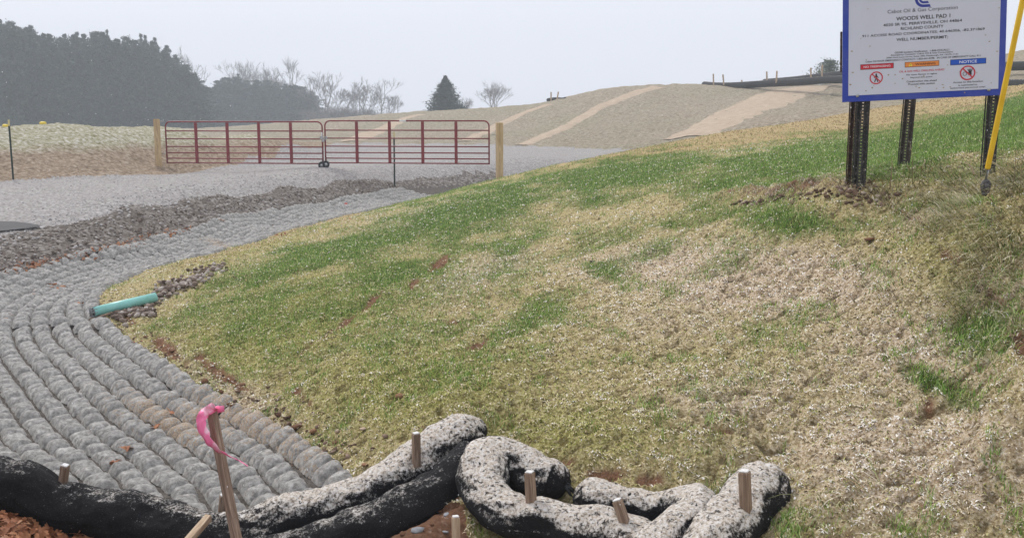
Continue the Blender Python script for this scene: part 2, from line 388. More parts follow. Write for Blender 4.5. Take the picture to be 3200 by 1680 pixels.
SOIL = [(2850,690,70,12,30,1.2),(2990,830,60,16,30,1.3),(3110,960,50,18,40,1.4),(3185,1080,40,34,50,1.6),(1375,825,48,14,-38,1.7),(1290,890,45,11,-48,1.25),(1160,945,55,11,-42,1.5),(1080,1010,60,11,-40,1.5),(1030,1045,40,9,-36,1.2),(940,1110,60,9,-40,1.1),(1500,1078,50,17,-28,1.4),(1410,1010,28,16,0,1.2),(1890,1478,75,24,8,1.5),(2030,1505,45,22,0,1.5),(2100,1338,40,14,0,1.2),(2230,1350,55,12,5,1.4),
        (1340,1340,40,14,0,1.),(940,1240,90,20,35,1.),(700,1180,120,26,33,1.2),(520,1090,90,28,40,1.3),(400,1000,50,24,40,1.1),(2050,1345,40,14,0,.9),(1250,1240,30,12,0,.9),(1760,1440,40,18,0,.9),(2900,1250,30,60,0,.8),(3150,1080,50,40,0,1.),(2450,612,230,20,-6,.85),(2560,1690,300,40,0,.5),
        (2650,1450,30,12,0,.8),(2600,1580,40,16,0,.7),(2880,1600,40,16,0,.6),(1350,1420,60,25,30,.7)]
PALE = [(2850,1450,500,260,0,.75),(2300,1250,300,120,0,.5),(2100,1000,300,100,0,.4),(2400,880,500,110,3,1.),(2050,820,300,60,-5,.7),(2850,1100,400,200,0,.6),(2950,1020,60,200,-30,.6),(1500,860,200,60,-20,.6),(1350,680,250,40,-12,.5),(700,1220,250,60,30,.7),(3100,900,150,150,0,.8),(2900,720,120,60,0,.6),(2500,1200,300,80,0,.4)]
DRY = [(2250,420,600,55,-9,1.3),(2650,370,400,70,-8,1.4),(3050,290,300,60,-14,1.4),(1650,520,260,22,-14,1.2),(1200,640,400,14,-17,1.1),(800,760,300,14,-17,1.0),(2960,340,230,40,-17,1.3)]
green = blobs(PX, PY, GREEN); soil = blobs(PX, PY, SOIL); pale = blobs(PX, PY, PALE); olive = blobs(PX, PY, OLIVE); dry = blobs(PX, PY, DRY)
bk = (ZN == 5)
# patchiness
pn = fbm(X/.45, Y/.8, 31, 4)
green = np.clip(green+pn*.55, 0, 1.2); soil = np.clip(soil+fbm(X/.1, Y/.13, 41, 3)*.7, 0, 1.4)
small = np.clip((fbm(X/.09, Y/.12, 51, 3)-.62+.2*blobs(PX, PY, [(2800,1500,600,300,0,1.),(2000,1450,400,150,0,.6)]))*8, 0, 1)
soilm = np.clip((soil-.55)*3+small*.5, 0, 1)*bk

# micro relief, per zone
det = np.interp(Y, [3, 12, 40], [1, .9, .5])
lumps = fbm(X/.075, Y/.05, 61, 3); lump2 = fbm(X/.2, Y/.2, 71, 3); big = fbm(X/1.1, Y/1.1, 81, 3)
rid = 1-2*np.abs(fbm(X/.05, Y/.04, 91, 2))
dz = np.zeros(X.shape)
dz += bk*((.030*lumps+.016*rid)*(1+.6*np.clip(pale, 0, 1))*np.interp(Y, [4, 10, 25], [1, 1.2, 1.2])+.022*lump2+.05*big - .02*np.clip((soil-.55)*3, 0, 1))
clod = blobs(PX, PY, [(2330,622,110,20,-8,1.),(2500,603,160,20,-4,.9),(2650,610,110,28,10,.6),(2230,640,20,10,0,.8)])
dz += bk*clod*(.05+.06*np.clip(fbm(X/.3, Y/.4, 96, 2), 0, 1)+.09*np.abs(fbm(X/.14, Y/.2, 95, 3))*2)
tall = blobs(PX, PY, [(3000,700,260,110,10,1.),(3120,850,160,160,0,1.),(2850,600,200,30,0,.8),(3180,600,150,80,0,1.)])
dz += bk*tall*(.10*fbm(X/.28, Y/.3, 97, 4)+.02)
for z_, amp, sc in ((1, .02, .06), (4, .012, .07), (3, .05, .12)):
    dz += (ZN == z_)*amp*fbm(X/sc, Y/sc, 99, 3)
dz += (ZN == 2)*(.014*fbm(X/.15, Y/.15, 101, 3)+.02*fbm(X/1.5, Y/1.5, 103, 3))
dz += (ZN == 4)*.10*blobs(PX, PY, [(370,800,200,14,-3,1.),(150,1032,230,7,-2,.7)])
far_rough = fbm(X/.9, Y/.9, 105, 4)
dz += (ZN == 6)*(.15*far_rough+.08*fbm(X/4, Y/4, 107, 3)); dz += (ZN == 7)*(.08*fbm(X/.35, Y/.35, 109, 4)+.06*fbm(X/2, Y/2, 110, 2))
Z = Z+dz
def hz(x, y):
    x = np.asarray(x, float); y = np.asarray(y, float)
    return bil(US, VS, Z, x/y, np.log(y))
def hit(px, py, lo=3.0, hi=140):      # first ground point along the ray of a photo pixel
    rx, ry, rz = ray(px, py); d = np.exp(np.linspace(math.log(lo), math.log(hi), 4000)); k = d/ry
    below = (ZC+rz*k) < hz(rx*k, d)
    i = int(below.argmax()) if below.any() else len(d)-1
    return np.array((rx*k[i], d[i], float(hz(rx*k[i], d[i]))))

# ------------------------------------------------------------------ ground materials
def mat_bank():
    m = M("hydromulch_grass_bank", .95, .05); m.color((.3, .25, .12))
    fine = m.noise(55, 6, .72); mid = m.noise(13, 5, .65, .4); grit = m.noise(130, 4, .7)
    straw = m.ramp(fine, [(.3, (.13, .10, .04)), (.45, (.36, .29, .13)), (.56, (.56, .47, .25)), (.68, (.78, .70, .50))])
    pink = m.ramp(fine, [(.3, (.17, .10, .055)), (.44, (.46, .34, .21)), (.55, (.72, .59, .43)), (.68, (.88, .82, .74))])
    c = m.mix(m.step(m.math('ADD', m.attr('pale'), m.math('MULTIPLY', mid, .9)), .55, 1.05), straw, pink)
    oliv = m.ramp(fine, [(.3, (.09, .08, .02)), (.5, (.32, .30, .09)), (.68, (.60, .55, .26))])
    c = m.mix(m.step(m.math('ADD', m.attr('olive'), mid), .75, 1.45), c, oliv)
    dryc = m.ramp(fine, [(.3, (.2, .13, .05)), (.5, (.48, .36, .18)), (.7, (.68, .57, .38))])
    c = m.mix(m.step(m.math('ADD', m.attr('dry'), mid), .8, 1.2), c, dryc)
    gr = m.ramp(fine, [(.3, (.03, .055, .012)), (.5, (.09, .15, .035)), (.7, (.26, .28, .1))])
    c = m.mix(m.step(m.math('ADD', m.attr('green'), m.math('MULTIPLY', mid, .8)), .65, 1.15), c, gr)
    so = m.ramp(grit, [(.3, (.10, .05, .03)), (.6, (.30, .165, .10))])
    c = m.mix(m.attr('soil'), c, so)
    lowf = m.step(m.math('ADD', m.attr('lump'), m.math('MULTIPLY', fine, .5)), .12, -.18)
    c = m.mix(m.math('MULTIPLY', lowf, .75), c, (.085, .06, .025))  # low gaps darkened: soil showing, plus crevice shade put into the colour
    fleck = m.step(m.noise(75, 3, .6, .8), .66, .72)
    c = m.mix(m.math('MULTIPLY', fleck, .75), c, (.78, .77, .74))
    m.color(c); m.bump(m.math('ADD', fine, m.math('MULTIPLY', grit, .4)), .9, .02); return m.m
def mat_gravel(name, cols, sc, bd, tint=None, snow=.0):
    m = M(name, .9, .1)
    cell = m.vor(sc); sep = m.n('ShaderNodeSeparateColor'); m.L(cell, sep.inputs[0])
    c = m.ramp(sep.outputs[0], cols)
    mpp = m.n('ShaderNodeMapping'); mpp.inputs['Scale'].default_value = (.16, 1.1, 1); mpp.inputs['Rotation'].default_value = (0, 0, -.25); m.L(m.geo().outputs['Position'], mpp.inputs[0])
    c = m.mix(m.math('MULTIPLY', m.step(m.noise(1.0, 3, .5, vec=mpp.outputs[0]), .52, .62), .22), c, tint or (.3, .27, .25))
    big_ = m.noise(.35, 5, .6)
    c = m.mix(m.step(big_, .35, .7), c, m.mix(.5, c, tint or (.3, .27, .25)))
    edge = m.vor(sc, 'Distance', 'F1')
    c = m.mix(m.math('MULTIPLY', m.step(edge, .5, .8), .5), c, (.12, .105, .1))
    f = m.noise(sc*2.3, 4, .7)
    c = m.mix(.35, c, m.mix(f, (.1, .1, .1), (.9, .9, .9)), 'OVERLAY')
    if snow: c = m.mix(m.math('MULTIPLY', m.step(m.noise(9, 5, .7), .55, .65), snow), c, (.75, .75, .77))
    m.color(c); m.bump(m.math('SUBTRACT', f, edge), .8, bd); return m.m
def mat_soil(name, a, b, sc=12, snow=.3, sn=(.7, .68, .66)):
    m = M(name, .95, .1); n1 = m.noise(sc, 7, .7); n2 = m.noise(sc*6, 4, .7)
    c = m.mix(m.step(n1, .35, .68), a, b); c = m.mix(.4, c, m.mix(n2, (.05, .05, .05), (.95, .95, .95)), 'OVERLAY')
    c = m.mix(m.math('MULTIPLY', m.step(m.noise(sc*2.2, 6, .75), .56, .66), snow), c, sn)
    m.color(c); m.bump(n2, .7, .3/sc); return m.m
def mat_embank():
    m = M("tracked_soil_embankment", .95, .05)
    n1 = m.noise(.8, 6, .65); n2 = m.noise(5, 6, .75); n3 = m.noise(.12, 3, .5)
    c = m.ramp(n2, [(.32, (.16, .13, .095)), (.47, (.36, .30, .22)), (.6, (.52, .45, .345)), (.72, (.64, .59, .5))])
    g = m.ramp(n2, [(.35, (.18, .17, .10)), (.6, (.44, .41, .29))])
    c = m.mix(m.math('MULTIPLY', m.step(n3, .42, .62), .55), c, g)
    c = m.mix(m.math('MULTIPLY', m.step(n1, .5, .7), .4), c, (.33, .23, .16))
    st = m.noise(9, 5, .75, 1.0); c = m.mix(m.math('MULTIPLY', m.step(st, .52, .66), .45), c, (.13, .10, .07)); c = m.mix(m.math('MULTIPLY', m.step(st, .44, .36), .5), c, (.66, .60, .5))
    m.color(c); m.bump(n2, .9, .2); return m.m
def mat_berm():
    m = M("snow_dusted_berm", .95, .05)
    n2 = m.noise(8, 6, .72); n1 = m.noise(1.1, 5, .6)
    brown = m.ramp(n2, [(.35, (.17, .12, .08)), (.5, (.34, .26, .185)), (.66, (.54, .45, .35))])
    gr = m.ramp(n2, [(.34, (.19, .175, .09)), (.46, (.36, .335, .21)), (.54, (.50, .465, .36)), (.66, (.74, .72, .67))])
    sx = m.n('ShaderNodeSeparateXYZ'); m.L(m.geo().outputs['Position'], sx.inputs[0])
    top = m.step(m.math('ADD', sx.outputs[2], m.math('MULTIPLY', n1, .5)), 0.86, 1.1)
    m.color(m.mix(top, brown, gr)); m.bump(n2, .8, .12); return m.m
MB_bank = mat_bank()
mats = {
 0: mat_soil("winter_field_grass", (.2, .17, .09), (.3, .25, .16), 1.5, .3),
 1: mat_soil("roadside_soil", (.10, .05, .028), (.24, .13, .08), 11, .3, (.55, .47, .4)),
 2: mat_gravel("limestone_gravel", [(0, (.22, .205, .193)), (.35, (.315, .297, .28)), (.7, (.385, .364, .345)), (1, (.54, .52, .50))], 22, .010, (.36, .33, .32), .10),
 3: mat_gravel("rubble_bed", [(0, (.10, .085, .07)), (.5, (.2, .175, .155)), (1, (.4, .37, .34))], 16, .03, (.17, .14, .115)),
 4: mat_soil("channel_bed_soil", (.06, .052, .045), (.19, .17, .15), 24, .4, (.5, .47, .43)),
 5: MB_bank, 6: mat_embank(), 7: mat_berm()}
names = {0: 'field', 1: 'roadside_ground', 2: 'gravel_road', 3: 'rubble_bank', 4: 'channel_bed', 5: 'grass_bank', 6: 'embankment', 7: 'berm'}
labels = {0: 'dull winter field in front of the dark pine wood', 1: 'bare brown soil strip along the bottom edge in front of the socks', 2: 'wide pale grey gravel access road running through the red gate',
 3: 'bank of dark mixed rubble between gravel road and block lined channel', 4: 'grey gritty bed showing between the concrete mat blocks', 5: 'large grass bank covered in pale mulch and patchy green grass',
 6: 'long bare brown graded slope rising behind the gate to the skyline', 7: 'low berm with frosty grass on top left of the gate'}
nr, nc = X.shape
idx = np.arange(nr*nc).reshape(nr, nc)
quads = np.stack([idx[:-1, :-1], idx[:-1, 1:], idx[1:, 1:], idx[1:, :-1]], -1).reshape(-1, 4)
zf = ZN[:-1, :-1].ravel()
VG = np.stack([X.ravel(), Y.ravel(), Z.ravel()], 1)
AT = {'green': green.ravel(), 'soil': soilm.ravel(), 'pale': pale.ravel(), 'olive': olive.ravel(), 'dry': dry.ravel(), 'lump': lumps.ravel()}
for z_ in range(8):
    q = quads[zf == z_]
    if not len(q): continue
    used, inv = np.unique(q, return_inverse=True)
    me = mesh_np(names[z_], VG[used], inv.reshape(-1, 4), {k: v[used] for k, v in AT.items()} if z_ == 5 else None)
    tag(link(names[z_], me, mats[z_]), labels[z_], 'ground', kind='structure')
tag(MB().box((0, -30, -.6), (300, 61, 1.0)).build('ground', mats[1]), 'bare roadside ground behind the viewpoint', 'ground', kind='structure')

# ------------------------------------------------------------------ concrete block mat
def pillow(seed, n=8):
    r = random.Random(seed); V = []; k = n+1
    j1, j2 = r.uniform(-.15, .15), r.uniform(-.15, .15)
    for i in range(k):
        for j in range(k):
            a = i/n*2-1; b = j/n*2-1
            e = 1-.07*(a*a*b*b)
            h = (1-abs(a)**2.3)*(1-abs(b)**3.4)
            h = max(h, 0)**.62*(1+j1*a+j2*b)
            V.append((a*.5*e+(r.random()-.5)*.03, b*.5*e+(r.random()-.5)*.03, h+(r.random()-.5)*.08-.12))
    return np.array(V), np.array([(i*k+j, (i+1)*k+j, (i+1)*k+j+1, i*k+j+1) for i in range(n) for j in range(n)])
PIL = [pillow(i) for i in range(9)]
def mat_block():
    m = M("weathered_grey_concrete", .88, .2)
    n1 = m.noise(24, 7, .75); n2 = m.noise(90, 4, .7); n3 = m.noise(2.2, 4, .6); r = m.attr('r')
    c = m.ramp(n1, [(.28, (.13, .122, .110)), (.46, (.33, .315, .292)), (.64, (.66, .64, .60))])
    c = m.mix(m.math('MULTIPLY', m.step(r, 0, 1), .55), c, m.mix(.5, c, (.22, .215, .21)))
    ms = m.step(m.math('ADD', m.attr('mulch'), m.math('MULTIPLY', m.noise(26, 5, .8), 1.7)), 1.16, 1.3)
    c = m.mix(ms, c, m.ramp(n2, [(.35, (.3, .2, .12)), (.6, (.58, .47, .36))]))
    c = m.mix(m.math('MULTIPLY', m.step(m.noise(40, 4, .7), .63, .7), .5), c, (.7, .68, .64))
    m.color(c); m.bump(m.math('ADD', n1, m.math('MULTIPLY', n2, .5)), 1.0, .02); return m.m
MBLK = mat_block()
SEAM = None
blocks = []   # (cx, cy, dir angle, sx, sy, h)
pitch_t, pitch_s = .196, .186
tt = .12
while tt < 3.6:
    C2 = RC[:, :2]+NORM*tt
    ok = tt < WIDTH-.05
    ds = np.linalg.norm(np.diff(C2, axis=0), axis=1); cs = np.concatenate([[0], np.cumsum(ds)])
    s = 0.0
    while s < cs[-1]:
        i = min(int(np.searchsorted(cs, s)), len(cs)-1); i0 = max(i-1, 0); f = (s-cs[i0])/max(cs[i]-cs[i0], 1e-6)
        p = C2[i0]*(1-f)+C2[i]*f; tg = tan[i]
        if ok[i] and 4.7 < p[1] < 31:
            blocks.append((p[0]+random.uniform(-.01, .01), p[1]+random.uniform(-.01, .01), math.atan2(tg[1], tg[0])+random.uniform(-.09, .09), (.170 if p[1] < 10.9 else .200)*random.uniform(.93, 1.08), .200*random.uniform(.93, 1.03), (.074 if p[1] < 10.9 else .082)*random.uniform(.75, 1.25), tt))
        s += (pitch_s if p[1] < 10.9 else .215)*random.uniform(.985, 1.015)
    tt += pitch_t
B = np.array(blocks)
_b = proj(B[:, 0], B[:, 1], np.full(len(B), -.7)); B = B[(B[:, 1] > 5.25) & (_b[1] < 1640)]
bz = hz(B[:, 0], B[:, 1])
e = .12
gx = (hz(B[:, 0]+e, B[:, 1])-hz(B[:, 0]-e, B[:, 1]))/(2*e); gy = (hz(B[:, 0], B[:, 1]+e)-hz(B[:, 0], B[:, 1]-e))/(2*e)
bpx, bpv = proj(B[:, 0], B[:, 1], bz)
# a kink in the mats: a raised fold crossing the channel
MUL = [(560,1330,260,70,20,.9),(760,1300,240,50,30,.9),(900,1400,200,50,30,.7),(350,900,120,30,0,.3),(680,770,60,14,20,.9),(1080,705,60,8,-10,.9),(560,1320,140,50,10,1.0)]
bm = blobs(bpx, bpv, MUL)*.42+.06
def block_geo(sel):
    Vs = []; Fs = []; rr = []; mm = []; off = 0
    for i in sel:
        V0, F0 = PIL[i % 9]; x, y, a, w, l, h, t = B[i]
        lx = V0[:, 0]*l; ly = V0[:, 1]*w; ca, sa = math.cos(a), math.sin(a)
        vx = lx*ca-ly*sa; vy = lx*sa+ly*ca
        vz = V0[:, 2]*h+vx*gx[i]+vy*gy[i]+(V0[:, 0]*((i*37 % 11)/11-.3)*.022)
        Vs.append(np.stack([vx+x, vy+y, vz+bz[i]+.012], 1)); Fs.append(F0+off); off += len(V0)
        rr += [((i*7919) % 97)/97]*len(V0); mm += [bm[i]]*len(V0)
    return np.concatenate(Vs), np.concatenate(Fs), {'r': rr, 'mulch': mm}
inview = (bpx > -20) & (bpx < 3220) & (bpv < 1560)
dist = np.hypot(B[:, 0], B[:, 1])
seam_y = 10.9
for nm_, mask, lab in (('near', B[:, 1] <= seam_y, 'concrete block mat curving round the foot of the grass bank behind the black sock'), ('far', B[:, 1] > seam_y, 'concrete block mat lining the channel beside the rubble bank up towards the gate')):
    ids = np.where(mask)[0]; iv = ids[inview[ids] & ((bpv[ids] < 1490) | (bpx[ids] > 1e9))]; iv = iv[np.argsort(dist[iv])][:100]
    rest = np.setdiff1d(ids, iv)
    c0 = B[ids, :2].mean(0); root = empty('concrete_block_mat', (c0[0], c0[1], float(hz(c0[0], c0[1]))))
    tag(root, lab, 'block mat', 'articulated concrete block mats')
    V, Fq, at = block_geo(rest); o = link('block_field', mesh_np('block_field', V-np.array(root.location), Fq, at), MBLK, root); o['kind'] = 'stuff'
    for i in iv:
        V, Fq, at = block_geo([i]); q = np.array([B[i, 0], B[i, 1], bz[i]])
        o = link('block', mesh_np('block', V-q, Fq, at), MBLK, root); o.location = q-np.array(root.location)

# ------------------------------------------------------------------ scatter helpers
def sample_bank(n, fn, lo=3.3, hi=34, ulo=-.56, uhi=.60, zone=5):
    """random points on a zone, density even in (x/y, ln y) times fn(px, py)"""
    u = RNG.uniform(ulo, uhi, n); v = RNG.uniform(math.log(lo), math.log(hi), n)
    i = np.clip(np.searchsorted(US, u)-1, 0, nc-2); j = np.clip(np.searchsorted(VS, v)-1, 0, nr-2)
    k = ZN[j, i] == zone; u, v, i, j = u[k], v[k], i[k], j[k]
    y = np.exp(v); x = u*y; z = bil(US, VS, Z, u, v)
    w = fn(PX[j, i], PY[j, i], green[j, i], soil[j, i], pale[j, i], dry[j, i], x, y)
    k = RNG.random(len(x)) < w
    return x[k], y[k], z[k]
def ribbons(name, x, y, z, h, w, lean, curl, mat, seg=2, az=None, lift=0.0, rnd=None):
    """curved tapering blades; lean 0 = upright, 1 = lying"""
    n = len(x); az = RNG.uniform(0, 2*math.pi, n) if az is None else az
    dx, dy = np.cos(az), np.sin(az); r = RNG.random(n) if rnd is None else rnd
    V = []; k = seg+1
    for s in range(k):
        t = s/seg; L = lean+curl*t; a = np.clip(L, 0, 1.9)*math.pi/2
        # integrate roughly
        hor = h*t*np.sin(a*.75); ver = h*t*np.cos(a*.75)
        ww = w*(1-.85*t)
        ax = x+dx*hor; ay = y+dy*hor; azz = z+ver+lift
        V.append(np.stack([ax-dy*ww/2, ay+dx*ww/2, azz], 1)); V.append(np.stack([ax+dy*ww/2, ay-dx*ww/2, azz], 1))
    V = np.stack(V, 1).reshape(-1, 3); b = (np.arange(n)*2*k)[:, None]
    Fq = np.concatenate([np.concatenate([b+2*s, b+2*s+1, b+2*s+3, b+2*s+2], 1) for s in range(seg)])
    me = mesh_np(name, V, Fq, {'r': np.repeat(r, 2*k)}, smooth=False)
    return link(name, me, mat)
def mat_blades(name, stops, trans=.25):
    m = M(name, .8, .15); c = m.ramp(m.attr('r'), stops); m.color(c)
    try: m.b.inputs['Transmission Weight'].default_value = 0
    except Exception: pass
    return m.m
MG = mat_blades("green_grass", [(0, (.06, .15, .025)), (.4, (.18, .33, .06)), (.75, (.32, .47, .10)), (.9, (.46, .52, .18)), (1, (.68, .68, .42))])
MS = mat_blades("mulch_fibres", [(0, (.12, .08, .04)), (.25, (.34, .255, .14)), (.5, (.50, .41, .25)), (.75, (.64, .55, .38)), (.93, (.74, .66, .53)), (1, (.84, .80, .74))])
MO = mat_blades("olive_fibres", [(0, (.12, .13, .03)), (.5, (.32, .33, .085)), (.85, (.54, .52, .2)), (1, (.75, .70, .45))])
MD = mat_blades("dry_grass", [(0, (.2, .13, .06)), (.5, (.45, .34, .17)), (.9, (.62, .5, .3)), (1, (.35, .36, .12))])
MT = mat_blades("matted_long_grass", [(0, (.10, .11, .04)), (.25, (.24, .25, .11)), (.5, (.40, .39, .2)), (.75, (.52, .46, .28)), (.92, (.75, .7, .56)), (1, (.5, .3, .15))])
# mulch fibres: small curled, nearly lying
x, y, z = sample_bank(400000, lambda px, py, g, s, p, d, x, y: np.clip(.30+.25*p-.28*g-.3*(s > .8)+1.0*fbm(x/.075, y/.05, 61, 3), .03, 1)*(py > 430), 3.6, 22)
sc = np.interp(y, [4, 10, 22], [1, 1.5, 2.4])
cl = np.clip(.45+fbm(x/.075, y/.05, 61, 3)*1.3, 0, 1); pp_x, pp_y = proj(x, y, z)
wob = np.clip(cl*.7+RNG.random(len(x))*.62-.06-.2*blobs(pp_x, pp_y, OLIVE)+.25*blobs(pp_x, pp_y, PALE), 0, 1)
tag(ribbons('mulch_fibres', x, y, z, RNG.uniform(.012, .030, len(x))*sc, RNG.uniform(.005, .014, len(x))*sc, .35, .9, MS, 2, lift=-.001, rnd=wob), 'pale clumped mulch fibres lying over the grass bank', 'mulch', kind='stuff')
x, y, z = sample_bank(260000, lambda px, py, g, s, p, d, x, y: np.clip((blobs(px, py, OLIVE)*1.1+.3)*(.6+1.2*fbm(x/.075, y/.05, 61, 3)), 0, 1)*(s < .8), 3.6, 20)
sc = np.interp(y, [4, 10, 22], [1, 1.4, 2.2])
tag(ribbons('moss_fibres', x, y, z, RNG.uniform(.014, .035, len(x))*sc, RNG.uniform(.004, .009, len(x))*sc, .2, 1.0, MO, 2), 'olive yellow mossy fibres among the mulch on the grass bank', 'moss', kind='stuff')
def gfun(px, py, g, s, p, d, x, y):
    tuft = fbm(x/.16, y/.22, 201, 3)
    return np.clip((g-.2)*1.5+np.clip(tuft-.12, 0, 1)*1.9+.03, .0, 1)*(s < .9)
x, y, z = sample_bank(620000, gfun, 3.6, 30)
sc = np.interp(y, [4, 10, 20, 30], [1, 1.15, 1.6, 2.2])
tag(ribbons('grass_blades', x, y, z, RNG.uniform(.025, .06, len(x))*np.interp(y, [4, 30], [1, 1.5]), RNG.uniform(.0022, .0038, len(x))*sc*1.3, .05, .55, MG, 2), 'short young green grass growing through the mulch', 'grass', kind='stuff')
x, y, z = sample_bank(130000, lambda px, py, g, s, p, d, x, y: np.clip(d*1.1-.1-.7*g, 0, 1), 9, 42)
tag(ribbons('dry_grass', x, y, z, RNG.uniform(.04, .1, len(x))*np.interp(y, [9, 40], [.8, 1.5]), RNG.uniform(.006, .012, len(x))*np.interp(y, [9, 40], [.8, 2.5]), .3, .9, MD, 2), 'dry straw coloured grass along the top of the bank', 'grass', kind='stuff')
# long matted grass at the right
TALL = [(3000,690,230,90,12,1.),(3120,850,130,160,0,1.),(2850,590,220,22,0,.9),(3180,620,160,90,0,1.),(2950,560,250,30,0,.9),(3060,560,200,40,0,.8),(2700,610,120,18,0,.6)]
tx, ty, tz = sample_bank(50000, lambda px, py, g, s, p, d, x, y: np.clip(blobs(px, py, TALL)*.7-.22+.6*fbm(x/.3, y/.3, 211, 3), 0, 1), 4.3, 11, .2, .62)
az = math.pi*1.02+fbm(tx/.35, ty/.35, 221, 3)*2.2+RNG.normal(0, .3, len(tx))
tag(ribbons('long_grass', tx, ty, tz, RNG.uniform(.09, .26, len(tx)), RNG.uniform(.005, .0095, len(tx)), .55, .6, MT, 4, az, lift=.01), 'long matted half dry grass at the right around the sign and guy anchor', 'grass', kind='stuff')
cx_, cy_, cz_ = sample_bank(90000, lambda px, py, g, s, p, d, x, y: np.clip(blobs(px, py, [(2700,620,120,24,8,1.),(2500,606,220,18,-6,1.),(2330,628,80,16,0,.8),(2225,640,16,8,0,1.),(3090,960,90,26,40,.9),(3180,1080,50,40,40,.9),(2850,690,80,16,30,.9),(2990,830,70,20,30,.9),(2560,600,60,14,0,.5)])-.15, 0, 1), 5, 16, .1, .62)
tag(ribbons('dead_grass_tufts', cx_, cy_, cz_, RNG.uniform(.05, .16, len(cx_)), RNG.uniform(.003, .007, len(cx_)), .3, 1.1, mat_blades("dead_brown_grass", [(0, (.12, .07, .045)), (.5, (.30, .21, .14)), (.8, (.5, .4, .3)), (1, (.8, .75, .66))]), 3), 'brown dead grass and roots on the torn sod below the sign', 'grass', kind='stuff')

# rocks -------------------------------------------------------------
def rock_proto(seed, flat=.7):
    r = random.Random(seed); bm_ = __import__('bmesh').new(); __import__('bmesh').ops.create_icosphere(bm_, subdivisions=1, radius=.5)
    V = np.array([v.co[:] for v in bm_.verts]); Fq = np.array([[v.index for v in f.verts] for f in bm_.faces]); bm_.free()
    rr = np.random.default_rng(seed)
    for _ in range(4):      # cut with planes for facets
        n = rr.normal(size=3); n /= np.linalg.norm(n); d = V @ n; k = rr.uniform(.28, .4)
        V = V-np.clip(d-k, 0, None)[:, None]*n
    V = V*rr.uniform(.75, 1.2, 3)*np.array([1, 1, flat])
    return V, Fq
ROCKS = [rock_proto(i) for i in range(12)]
def rock_field(name, x, y, z, size, mat, rnd=None, sink=.15):
    n = len(x); Vs = []; Fs = []; rs = []; off = 0
    for i in range(n):
        V0, F0 = ROCKS[i % 12]; a = random.uniform(0, 6.28); ca, sa = math.cos(a), math.sin(a); s = size[i]; tl = random.uniform(-.4, .4)
        vx, vy, vz = V0[:, 0]*s, V0[:, 1]*s, V0[:, 2]*s
        vz2 = vz+vx*tl; X_ = vx*ca-vy*sa; Y_ = vx*sa+vy*ca
        Vs.append(np.stack([X_+x[i], Y_+y[i], vz2+z[i]+s*(.25-sink)], 1)); Fs.append(F0+off); off += len(V0)
        rs += [random.random() if rnd is None else rnd[i]]*len(V0)
    return link(name, mesh_np(name, np.concatenate(Vs), np.concatenate(Fs), {'r': rs}, smooth=False), mat)
def mat_rock(name, stops):
    m = M(name, .9, .15); n1 = m.noise(30, 6, .7)
    c = m.ramp(m.attr('r'), stops); c = m.mix(.4, c, m.mix(n1, (.05, .05, .05), (.95, .95, .95)), 'OVERLAY')
    m.color(c); m.bump(n1, .6, .01); return m.m
MR = mat_rock("mixed_rubble_stone", [(0, (.09, .065, .055)), (.25, (.18, .145, .12)), (.45, (.30, .255, .22)), (.65, (.42, .39, .37)), (1, (.62, .6, .58))])
MRG = mat_rock("pale_gravel_stone", [(0, (.24, .23, .23)), (.5, (.38, .365, .36)), (1, (.55, .53, .53))])
x, y, z = sample_bank(46000, lambda px, py, g, s, p, d, x, y: .95+0*x, 9, 31, -.9, .1, zone=3)
rub = blobs(*proj(x, y, z), [(150,850,260,30,-10,.3)])
edge_t, edge_i = chan(x, y); ed = (edge_t-WIDTH[edge_i])/RUB[edge_i]
rv = np.clip(.08+.75*RNG.random(len(x))**1.5+.5*np.clip(ed-.65, 0, .4)/.3*RNG.random(len(x)), 0, 1)
tag(rock_field('rubble_stones', x, y, z, RNG.uniform(.025, .075, len(x))*np.interp(y, [10, 30], [.9, 1.25]), MR, rv), 'dark broken rubble stones banked between road and channel', 'stones', kind='stuff')
x, y, z = sample_bank(26000, lambda px, py, g, s, p, d, x, y: (lambda t: np.clip(1.0-(t-2.6)/1.6, .07, 1))(chan(x, y)[0]), 12, 30, -.7, .02, zone=2)
tag(rock_field('gravel_stones', x, y, z, RNG.uniform(.02, .05, len(x)), MRG), 'loose pale gravel stones scattered on the access road', 'gravel', kind='stuff')
MCL = mat_rock("brown_clod", [(0, (.10, .05, .03)), (.5, (.26, .14, .08)), (.8, (.38, .24, .15)), (1, (.6, .52, .42))])
def pix_rocks(spec, mat, name, label, cat, group):
    for (px, py, s) in spec:
        q = hit(px, py); V0, F0 = ROCKS[random.randrange(12)]
        k = s/F*q[1]*1.1
        me = mesh_np(name, V0*np.array([k*1.15, k, k*.75]), F0, {'r': [random.random()]*len(V0)}, smooth=False)
        o = link(name, me, mat); o.location = (q[0], q[1], q[2]+k*.12); o.rotation_euler = (random.uniform(-.3, .3), random.uniform(-.3, .3), random.uniform(0, 6))
        sub = o.modifiers.new('s', 'SUBSURF'); sub.levels = sub.render_levels = 1; sub.subdivision_type = 'SIMPLE'
        tag(o, label if isinstance(label, str) else label[spec.index((px, py, s))], cat, group)
pix_rocks([(540,1095,24),(640,1195,34),(760,1205,26),(930,1335,42),(980,1350,30),(1055,1350,26),(1135,1345,24),(1050,1385,26),(1140,1455,24),(870,1300,22),(1240,1242,20),(590,1190,20),(690,1230,26),(1250,1240,30),(455,1055,16),(480,1120,20),(860,1235,18)],
          MCL, 'clod', 'reddish brown soil clod at the foot of the grass bank beside the mat', 'clod', 'soil clods along the foot of the bank')
pix_rocks([(2715,752,30)], MCL, 'field_stone', 'lone pinkish brown stone half way up the bank below the long grass', 'stone', None)
